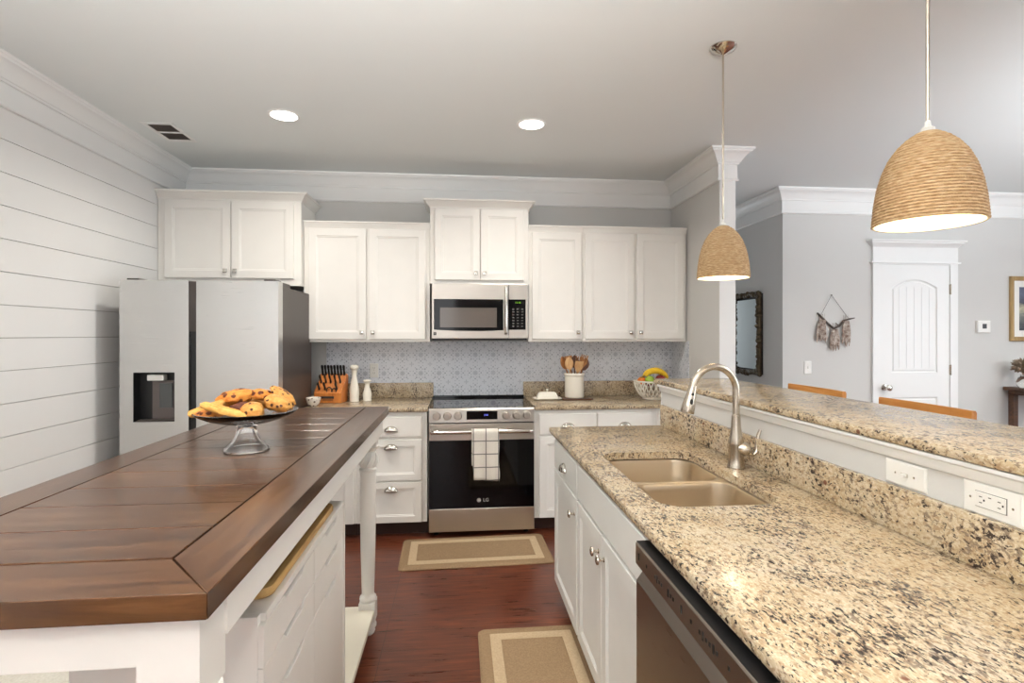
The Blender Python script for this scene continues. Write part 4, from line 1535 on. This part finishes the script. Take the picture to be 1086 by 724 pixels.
utensil('wooden_spoon', 'pale wooden spoon leaning to the left front of the crock', -.015, .0, -.042, -.040, .268, 'spoon', MSPOON, .1)
utensil('wooden_spoon', 'olive wooden spoon at the far left of the crock', .005, .01, -.075, .005, .272, 'spoon', MSPOON2, .5)
utensil('wooden_spatula', 'pale wooden spatula standing at the front centre of the crock', .0, .01, .022, -.052, .235, 'spatula', MSPOON)
utensil('wooden_fork', 'slotted wooden fork leaning right, tallest in the crock', .01, .0, .062, -.020, .285, 'fork', MSPOON2, .1)
utensil('wooden_spoon', 'dark wooden spoon at the far right of the crock', -.01, .01, .080, .015, .255, 'spoon', wood('dark_spoon', srgb(70, 40, 26), srgb(104, 62, 40), srgb(126, 80, 54), 'z', .5, knots=False, board=False, scale=10), -.3)
utensil('wooden_spatula', 'olive wooden spatula at the back left of the crock', .015, -.01, -.030, .045, .275, 'spatula', MSPOON2, .2)
utensil('wooden_spoon', 'dark wooden spoon at the back middle of the crock', .0, -.01, .012, .050, .280, 'spoon', bpy.data.materials['dark_spoon'])
utensil('wooden_fork', 'wooden fork at the back right of the crock', -.01, -.02, .040, .042, .270, 'fork', MSPOON2)

# lattice fruit basket
bk0 = Vector((1.550, 4.20, zc))
def bprof(u):   # radius, height
    return .079 + .064 * math.sin(u * PI / 2) ** .65, .018 + .128 * u
m = M()
m.lathe([(.070, 0), (.080, .003), (.080, .015), (.078, .020), (.06, .022), (.001, .020)], 40)
m.tube([(bprof(1)[0] * math.cos(a * PI / 20), bprof(1)[0] * math.sin(a * PI / 20), bprof(1)[1]) for a in range(40)], .0065, 8, closed=True)
N = 22
for k in range(N):
    for s in (-1, 1):
        p = []
        for j in range(9):
            u = j / 8
            r, z = bprof(u)
            a = 2 * PI * k / N + s * u * .42
            p.append((r * math.cos(a), r * math.sin(a), z))
        m.tube(p, .0046, 6, flat=1.0)
on('fruit_basket', 'white ceramic lattice fruit basket in the right corner of the worktop', 'basket', m, MCER, bk0)


def fruit(nm, label, cat, x, y, z, r, mat, stem=True, sq=.9):
    t = thing(nm, label, cat, (bk0.x + x, bk0.y + y, bk0.z + z + .018))
    m = M()
    n = 18
    pr = []
    for k in range(n + 1):
        a = PI * k / n
        rr = r * math.sin(a) * (1 + .06 * math.cos(a)) if nm.startswith('apple') or nm == 'green_apple' else r * math.sin(a)
        zz_ = r * sq * (-math.cos(a)) - (r * .10 * math.exp(-(rr / (r * .3)) ** 2) * (1 if a > PI / 2 else -1) if 'apple' in nm else 0)
        pr.append((max(rr, .0004), zz_))
    m.lathe(pr, 24); obj('skin', m, mat, t)
    if stem:
        m = M(); m.tube([(0, 0, r * sq * .75), (.003, 0, r * sq + .008)], .0016, 6); obj('stem', m, MTWIG, t)
    return t


fruit('green_apple', 'green apple at the front left of the fruit basket', 'apple', -.045, -.065, .142, .038, MGRN)
fruit('apple', 'dark red apple in the middle of the fruit basket', 'apple', .045, -.055, .146, .040, MRED)
fruit('orange', 'orange at the far left of the fruit basket', 'orange', -.085, .005, .130, .036, MORG, False)
fruit('orange', 'orange on the right side of the fruit basket under the bananas', 'orange', .088, .022, .126, .036, MORG, False)
fruit('apple', 'red apple low at the back of the fruit basket', 'apple', .0, .060, .110, .038, MRED)
bn = thing('banana_bunch', 'bunch of yellow bananas arched over the fruit basket', 'bananas', (bk0.x, bk0.y, bk0.z + .145))
for k, (dy, rr, tw_) in enumerate(((-.035, .098, 0), (-.008, .104, .05), (.020, .098, .1))):
    m = M()
    p, rs = [], []
    for j in range(15):
        u = j / 14
        a = math.radians(152 - 140 * u)
        p.append((.018 + rr * math.cos(a), dy + .01 * math.sin(u * 3), .004 + rr * .80 * math.sin(a)))
        rs.append(.0045 + .0175 * min(1, math.sin(PI * min(1, max(0, u * .98 + .01))) ** .5) if 0 < j < 14 else .004)
    m.tube(p, rs, 8)
    obj('banana', m, MYEL, bn, smooth=30)
m = M(); m.tube([(-.068, -.01, .046), (-.092, -.01, .030), (-.100, -.01, .026)], [.010, .008, .007], 8); obj('stem', m, plain('banana_stem', (150, 120, 40), .6), bn)

# ------------------------------------------------------------------ floor mats
def floor_mat_obj(label, pts_c, hx, hy, rz, group=None):
    t = thing('kitchen_mat', label, 'mat', (*pts_c, 0.0004), rz)
    def RR(ix, z, r=.03):
        return [(x, y, z) for x, y in rrect(0, 0, hx - ix, hy - ix, max(r - ix * .3, .004), 5)]
    m = M(); m.rings([RR(0, 0), RR(-.001, .004), RR(.008, .012), RR(.016, .014)]); obj('border', m, MJUTE, t, smooth=50)
    m = M(); m.rings([RR(.055, .0141, .01), RR(.056, .0155, .01), RR(.104, .0155, .01), RR(.105, .0141, .01)], closed=True); obj('stripe', m, MJUTEL, t, smooth=0)
    m = M(); m.rings([RR(.1055, .0141, .006), RR(.107, .0152, .006)]); obj('centre', m, MJUTE, t, smooth=0)


floor_mat_obj('woven tan mat with pale border lying in front of the range', (.108, 3.575), .487, .242, math.radians(1.5))
floor_mat_obj('woven tan mat with pale border lying below the sink cabinet', (.340, 2.14), .25, .475, 0)
m = M()
pts = rrect(0, 0, .27, .62, .008, 3)
m.rings([[(x, y, z) for x, y in pts] for z in (0, .008)])
on('rug', 'cream woven runner rug on the floor beside the shiplap wall', 'rug', m, MRUG, (-1.855, 1.9, .0005), smooth=0)

# ------------------------------------------------------------------ ceiling fixtures
for i, (x, y) in enumerate(((-1.036, 3.31), (.446, 3.30), (-1.04, .9), (.446, -.6), (-1.04, -1.6), (3.6, 2.6), (3.6, -.4), (5.2, 2.6), (5.2, -.4))):
    lb = {0: 'round recessed ceiling light nearer the refrigerator', 1: 'round recessed ceiling light above the range side'}.get(i, 'round recessed ceiling light outside the photographed view')
    t = thing('recessed_light', lb, 'ceiling light', (x, y, ZC), 0, 'recessed ceiling lights')
    m = M(); m.lathe([(.092, 0), (.092, -.003), (.084, -.006), (.076, -.004), (.072, -.0005)], 40, cap1=False, cap0=False); obj('trim_ring', m, MT, t)
    m = M(); m.lathe([(.0755, -.0015), (.0755, -.0038), (.0004, -.0042)], 40); obj('lens', m, MLIGHT, t)
    l = bpy.data.lights.new('recessed_lamp', 'AREA'); l.shape = 'DISK'; l.size = .14; l.energy = CAN_POWER; l.color = (1, .95, .87)
    l.spread = math.radians(150)
    lo = bpy.data.objects.new('recessed_lamp', l); SC.collection.objects.link(lo); lo.location = (0, 0, -.012); lo.parent = t

t = thing('ceiling_vent', 'small louvred air register in the ceiling near the shiplap wall', 'vent', (-1.852, 3.66, ZC))
m = M()
m.box((-.095, -.165, -.004), (-.070, .165, -.0001)); m.box((.070, -.165, -.004), (.095, .165, -.0001)); m.box((-.070, -.165, -.004), (.070, -.135, -.0001)); m.box((-.070, .125, -.004), (.070, .165, -.0001)); m.box((-.07, -.012, -.004), (.07, .010, -.0001))
obj('frame', m, MT, t, smooth=0, bevel=.001)
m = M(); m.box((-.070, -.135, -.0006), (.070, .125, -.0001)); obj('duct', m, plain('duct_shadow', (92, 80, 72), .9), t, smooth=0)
m = M()
for k in range(22):
    y = -.130 + k * .0118
    if -.016 < y < .012:
        continue
    m.prism([(y, -.0040), (y + .001, -.0040), (y + .006, -.0008), (y + .005, -.0008)], -.069, .069, 'x')
obj('louvre', m, plain('louvre_grey', (150, 142, 136), .6), t, smooth=0)


def pendant(label, x, y, z0, r, H):
    t = thing('pendant_lamp', label, 'pendant lamp', (x, y, z0))
    prof = []
    base = [(0, 1.0), (.10, .985), (.25, .955), (.42, .90), (.58, .81), (.72, .69), (.83, .54), (.91, .38), (.965, .22), (.99, .10)]
    def rad(u):
        for i in range(len(base) - 1):
            if base[i][0] <= u <= base[i + 1][0]:
                k = (u - base[i][0]) / (base[i + 1][0] - base[i][0])
                return base[i][1] * (1 - k) + base[i + 1][1] * k
        return .1
    n = 30
    for k in range(n):
        for j in range(4):
            u = (k + j / 4) / n * .985
            prof.append((rad(u) * r + .0042 * math.sin(PI * j / 4 + .2) - .002, u * H))
    inner = [(rad(u) * r - .006, u * H) for u in (.93, .8, .65, .5, .3, .15, .004)]
    m = M()
    m.lathe(prof, 64, cap0=False, cap1=True)
    obj('shade', m, MROPE, t, smooth=70)
    m = M()
    m.lathe([(r * 1.0 - .001, .0005)] + list(reversed(inner)) + [(.004, .94 * H)], 48, cap0=False, cap1=True)
    obj('shade_lining', m, plain('shade_lining_white', (250, 240, 220), .8), t)
    m = M(); m.lathe([(.012, H * .975), (.016, H * .985), (.016, H + .004), (.008, H + .010), (.006, H + .022), (.0045, H + .024)], 20); obj('cap', m, MPLAST, t)
    m = M(); m.lathe([(.0045, H + .02), (.0045, ZC - z0 - .02)], 12); obj('rod', m, MNICK, t)
    m = M(); m.lathe([(.008, -.035), (.012, -.032), (.030, -.026), (.052, -.014), (.060, -.004), (.060, -.0005)], 36, (0, 0, ZC - z0)); obj('canopy', m, MPOL, t)
    m = M(); m.lathe([(.012, .60 * H), (.014, .55 * H), (.030, .42 * H), (.034, .32 * H), (.028, .20 * H), (.012, .14 * H), (.001, .13 * H)], 24); obj('bulb', m, MBULB, t)
    m = M(); m.lathe([(.016, .62 * H), (.016, .86 * H)], 16); obj('socket', m, MPLAST, t)
    l = bpy.data.lights.new('pendant_bulb_light', 'POINT'); l.energy = PENDANT_POWER; l.color = (1, .84, .62); l.shadow_soft_size = .035
    lo = bpy.data.objects.new('pendant_bulb_light', l); SC.collection.objects.link(lo); lo.location = (0, 0, .04); lo.parent = t


pendant('far rope-wrapped bell pendant lamp hanging over the sink end of the bar', 1.19, 2.33, 1.697, .1135, .242)
pendant('near rope-wrapped bell pendant lamp, largest in view, over the bar', 1.20, 1.272, 1.727, .121, .242)

# ------------------------------------------------------------------ bar stools behind the bar
def stool(label, x, y):
    t = thing('bar_stool', label, 'bar stool', (x, y, 0), 0, None)
    m = M()
    m.rings([[(px, py, z) for px, py in rrect(0, 0, .20 - i, .21 - i, .05, 5)] for i, z in ((.01, .735), (0, .745), (0, .765), (.012, .775))]); obj('seat', m, MOAK, t)
    for sx, sy in ((-1, -1), (-1, 1)):
        m = M(); m.tube([(sx * .15, sy * .17, .74), (sx * .19, sy * .195, 0)], [.018, .014], 10); obj('leg', m, MOAK, t)
    for sy in (-1, 1):
        m = M(); m.tube([(.20, sy * .195, 0), (.165, sy * .175, .74), (.175, sy * .185, .95), (.205, sy * .195, 1.12)], [.014, .018, .015, .011], 10); obj('leg', m, MOAK, t)
    m = M()
    rr = []
    for k in range(13):
        u = -1 + 2 * k / 12
        yy_ = u * .225
        xx = .215 - .012 * u * u + .0
        rr.append([(xx - .009, yy_, 1.06), (xx + .009, yy_, 1.06), (xx + .011, yy_, 1.148), (xx + .006, yy_, 1.156), (xx - .008, yy_, 1.156), (xx - .010, yy_, 1.148)])
    m.rings(rr); obj('top_rail', m, MOAK, t, smooth=50)
    m = M(); m.box((.183, -.17, .90), (.196, .17, .945)); obj('back_slat', m, MOAK, t, smooth=0, bevel=.004)
    for z, a, b in ((.30, (-.175, -.19), (-.175, .19)), (.35, (.18, -.185), (.18, .185)), (.40, (-.17, -.185), (.175, -.185)), (.40, (-.17, .185), (.175, .185))):
        m = M(); m.tube([(a[0], a[1], z), (b[0], b[1], z)], .010, 8); obj('stretcher', m, MOAK, t)


stool('honey-oak bar stool behind the bar, the farther one with its rail below the switch plate', 1.72, 2.745)
stool('honey-oak bar stool behind the bar, the nearer one with its rail below the interior door', 1.72, 2.062)

# ------------------------------------------------------------------ dining side
t = thing('wall_mirror', 'ornate bronze-framed mirror on the hall side wall beyond the kitchen', 'mirror', (XH, 5.14, 1.05))
m = M(); m.box((-.022, -.22, .055), (-.014, .22, .735)); obj('mirror_glass', m, MMIRROR, t, smooth=0)
m = M(); m.box((-.014, -.27, .005), (-.001, .27, .785)); obj('backing', m, MIRON, t, smooth=0)
m = M()
rs_ = random.Random(3)
def carve(a, b, n):
    for k in range(n + 1):
        u = k / n
        p = [a[i] + (b[i] - a[i]) * u for i in range(3)]
        m.blob((p[0] - rs_.uniform(0, .012), p[1] + rs_.uniform(-.010, .010), p[2] + rs_.uniform(-.010, .010)), (rs_.uniform(.018, .03), rs_.uniform(.022, .036), rs_.uniform(.022, .036)), 2, .35, 2.5, seed=rs_.randint(0, 99))
    m.tube([a, b], .022, 8)
carve((-.028, -.25, .02), (-.028, -.25, .77), 20)
carve((-.028, .25, .02), (-.028, .25, .77), 20)
carve((-.028, -.25, .02), (-.028, .25, .02), 13)
carve((-.028, -.25, .775), (-.028, .25, .775), 13)
obj('frame', m, MORN, t, smooth=60)

t = thing('wall_hanging', 'driftwood and feather wall hanging on the grey wall left of the door', 'wall hanging', (3.385, YD - .012, 1.62))
m = M(); m.tube([(-.175, 0, .015), (-.13, -.002, -.03), (-.08, 0, -.075), (-.02, -.004, -.125), (.03, -.002, -.105), (.08, 0, -.055), (.13, -.003, -.04), (.185, 0, -.030)], [.006, .010, .009, .011, .010, .009, .008, .004], 8)
m.tube([(-.13, 0, -.03), (-.165, 0, -.012)], [.007, .003], 6); m.tube([(.03, 0, -.10), (-.0, 0, -.075)], [.006, .003], 6)
obj('branch', m, MTWIG, t)
m = M(); m.tube([(-.145, 0, -.01), (-.040, -.002, .175)], .0016, 6); m.tube([(-.040, -.002, .175), (.125, 0, -.035)], .0016, 6); m.lathe([(.004, 0), (.004, .012)], 8, (-.040, .004, .176), axis='y'); obj('cord', m, MTWIG, t)
for gx, gz, L in ((-.130, -.045, .235), (-.015, -.130, .21), (.085, -.055, .24)):
    m = M()
    for k in range(9):
        a = rs_.uniform(-.22, .22)
        x0 = gx + rs_.uniform(-.030, .030)
        l_ = L * rs_.uniform(.62, 1.0)
        yy_ = -.006 - .0013 * k
        pts = []
        for j in range(7):
            u = j / 6
            w = .019 * math.sin(PI * (u * .9 + .08)) ** .7
            pts.append((x0 + math.sin(a) * l_ * u, gz - l_ * u, w))
        rr = []
        for (x, z, w) in pts:
            rr.append([(x - w, yy_, z), (x, yy_ - .0012, z), (x + w, yy_, z), (x, yy_ + .0012, z)])
        m.rings(rr)
        m.tube([(x0, yy_, gz + .004), (x0, yy_ + .004, gz + .05 + abs(x0 - gx) * .1)], .0009, 5)
    obj('feather_bundle', m, MFEAT, t, smooth=0)

t = thing('thermostat', 'small white square thermostat right of the interior door', 'thermostat', (4.853, YD, 1.513))
m = M(); m.panel(-.068, -.056, .068, .056, 0, [(0, 0), (0, .016), (.005, .022), (.015, .022)]); obj('housing', m, MPLAST, t, smooth=0)
m = M(); m.box((-.018, -.0235, -.018), (.024, -.0222, .026)); obj('screen', m, plain('lcd_grey', (74, 78, 82), .2), t, smooth=0)

t = thing('framed_picture', 'gilt-framed landscape print with white mat at the right wall edge', 'picture', (5.55, YD - .001, 1.378))
m = M()
FW, FH = .84, .606
m.panel(-FW / 2, 0, FW / 2, FH, 0, [(0, 0), (0, .022), (.006, .028), (.030, .022), (.040, .014), (.041, .008)]); obj('frame', m, MGOLD, t, smooth=20)
m = M(); m.box((-FW / 2 + .0415, -.0095, .0415), (FW / 2 - .0415, -.0082, FH - .0415)); obj('mat_board', m, MPLAST, t, smooth=0)
m = M(); m.box((-FW / 2 + .095, -.0108, .0), (FW / 2 - .095, -.0096, FH - .200)); obj('print', m, MART, t, loc=(0, 0, .10), smooth=0)

t = thing('console_table', 'rustic brown wooden console table with iron braces below the picture', 'console table', (5.81, 4.36, 0))
m = M(); m.box((-.76, -.17, .925), (.76, .185, .955)); m.box((-.73, -.145, .885), (.73, .165, .9245)); obj('tabletop', m, MCONS, t, smooth=0, bevel=.004)
for sx in (-1, 1):
    for y in (-.13, .13):
        m = M(); m.box((sx * .715 - .025, y - .025, 0), (sx * .715 + .025, y + .025, .8845)); obj('leg', m, MCONS, t, smooth=0, bevel=.003)
m = M(); m.box((-.70, -.12, .16), (.70, .12, .185)); obj('lower_shelf', m, MCONS, t, smooth=0, bevel=.003)
for sx in (-1, 1):
    m = M(); m.tube([(sx * .69, -.135, .86), (sx * .35, -.135, .20)], .007, 8); m.tube([(sx * .78, -.150, .872), (sx * .15, -.150, .872)], .006, 8); obj('brace', m, MIRON, t)
vs = thing('vase', 'bundle of dried grey-brown plumes in a small vase on the console', 'plant', (5.115, 4.42, .9555))
m = M(); m.lathe([(.03, 0), (.045, .02), (.05, .05), (.035, .09), (.018, .105), (.022, .115), (.015, .112)], 24); obj('vessel', m, MGLASS, vs)
m = M()
for k in range(130):
    a, b_ = rs_.uniform(0, 2 * PI), math.acos(rs_.uniform(-.75, 1))
    L = rs_.uniform(.070, .098)
    c_ = Vector((0, 0, .185))
    d_ = Vector((math.sin(b_) * math.cos(a), math.sin(b_) * math.sin(a), math.cos(b_)))
    m.tube([(0, 0, .11), tuple(c_ + d_ * .02), tuple(c_ + d_ * L * .6), tuple(c_ + d_ * L)], [.001, .002, .009, .003], 5)
obj('plume', m, MPAMP, vs)
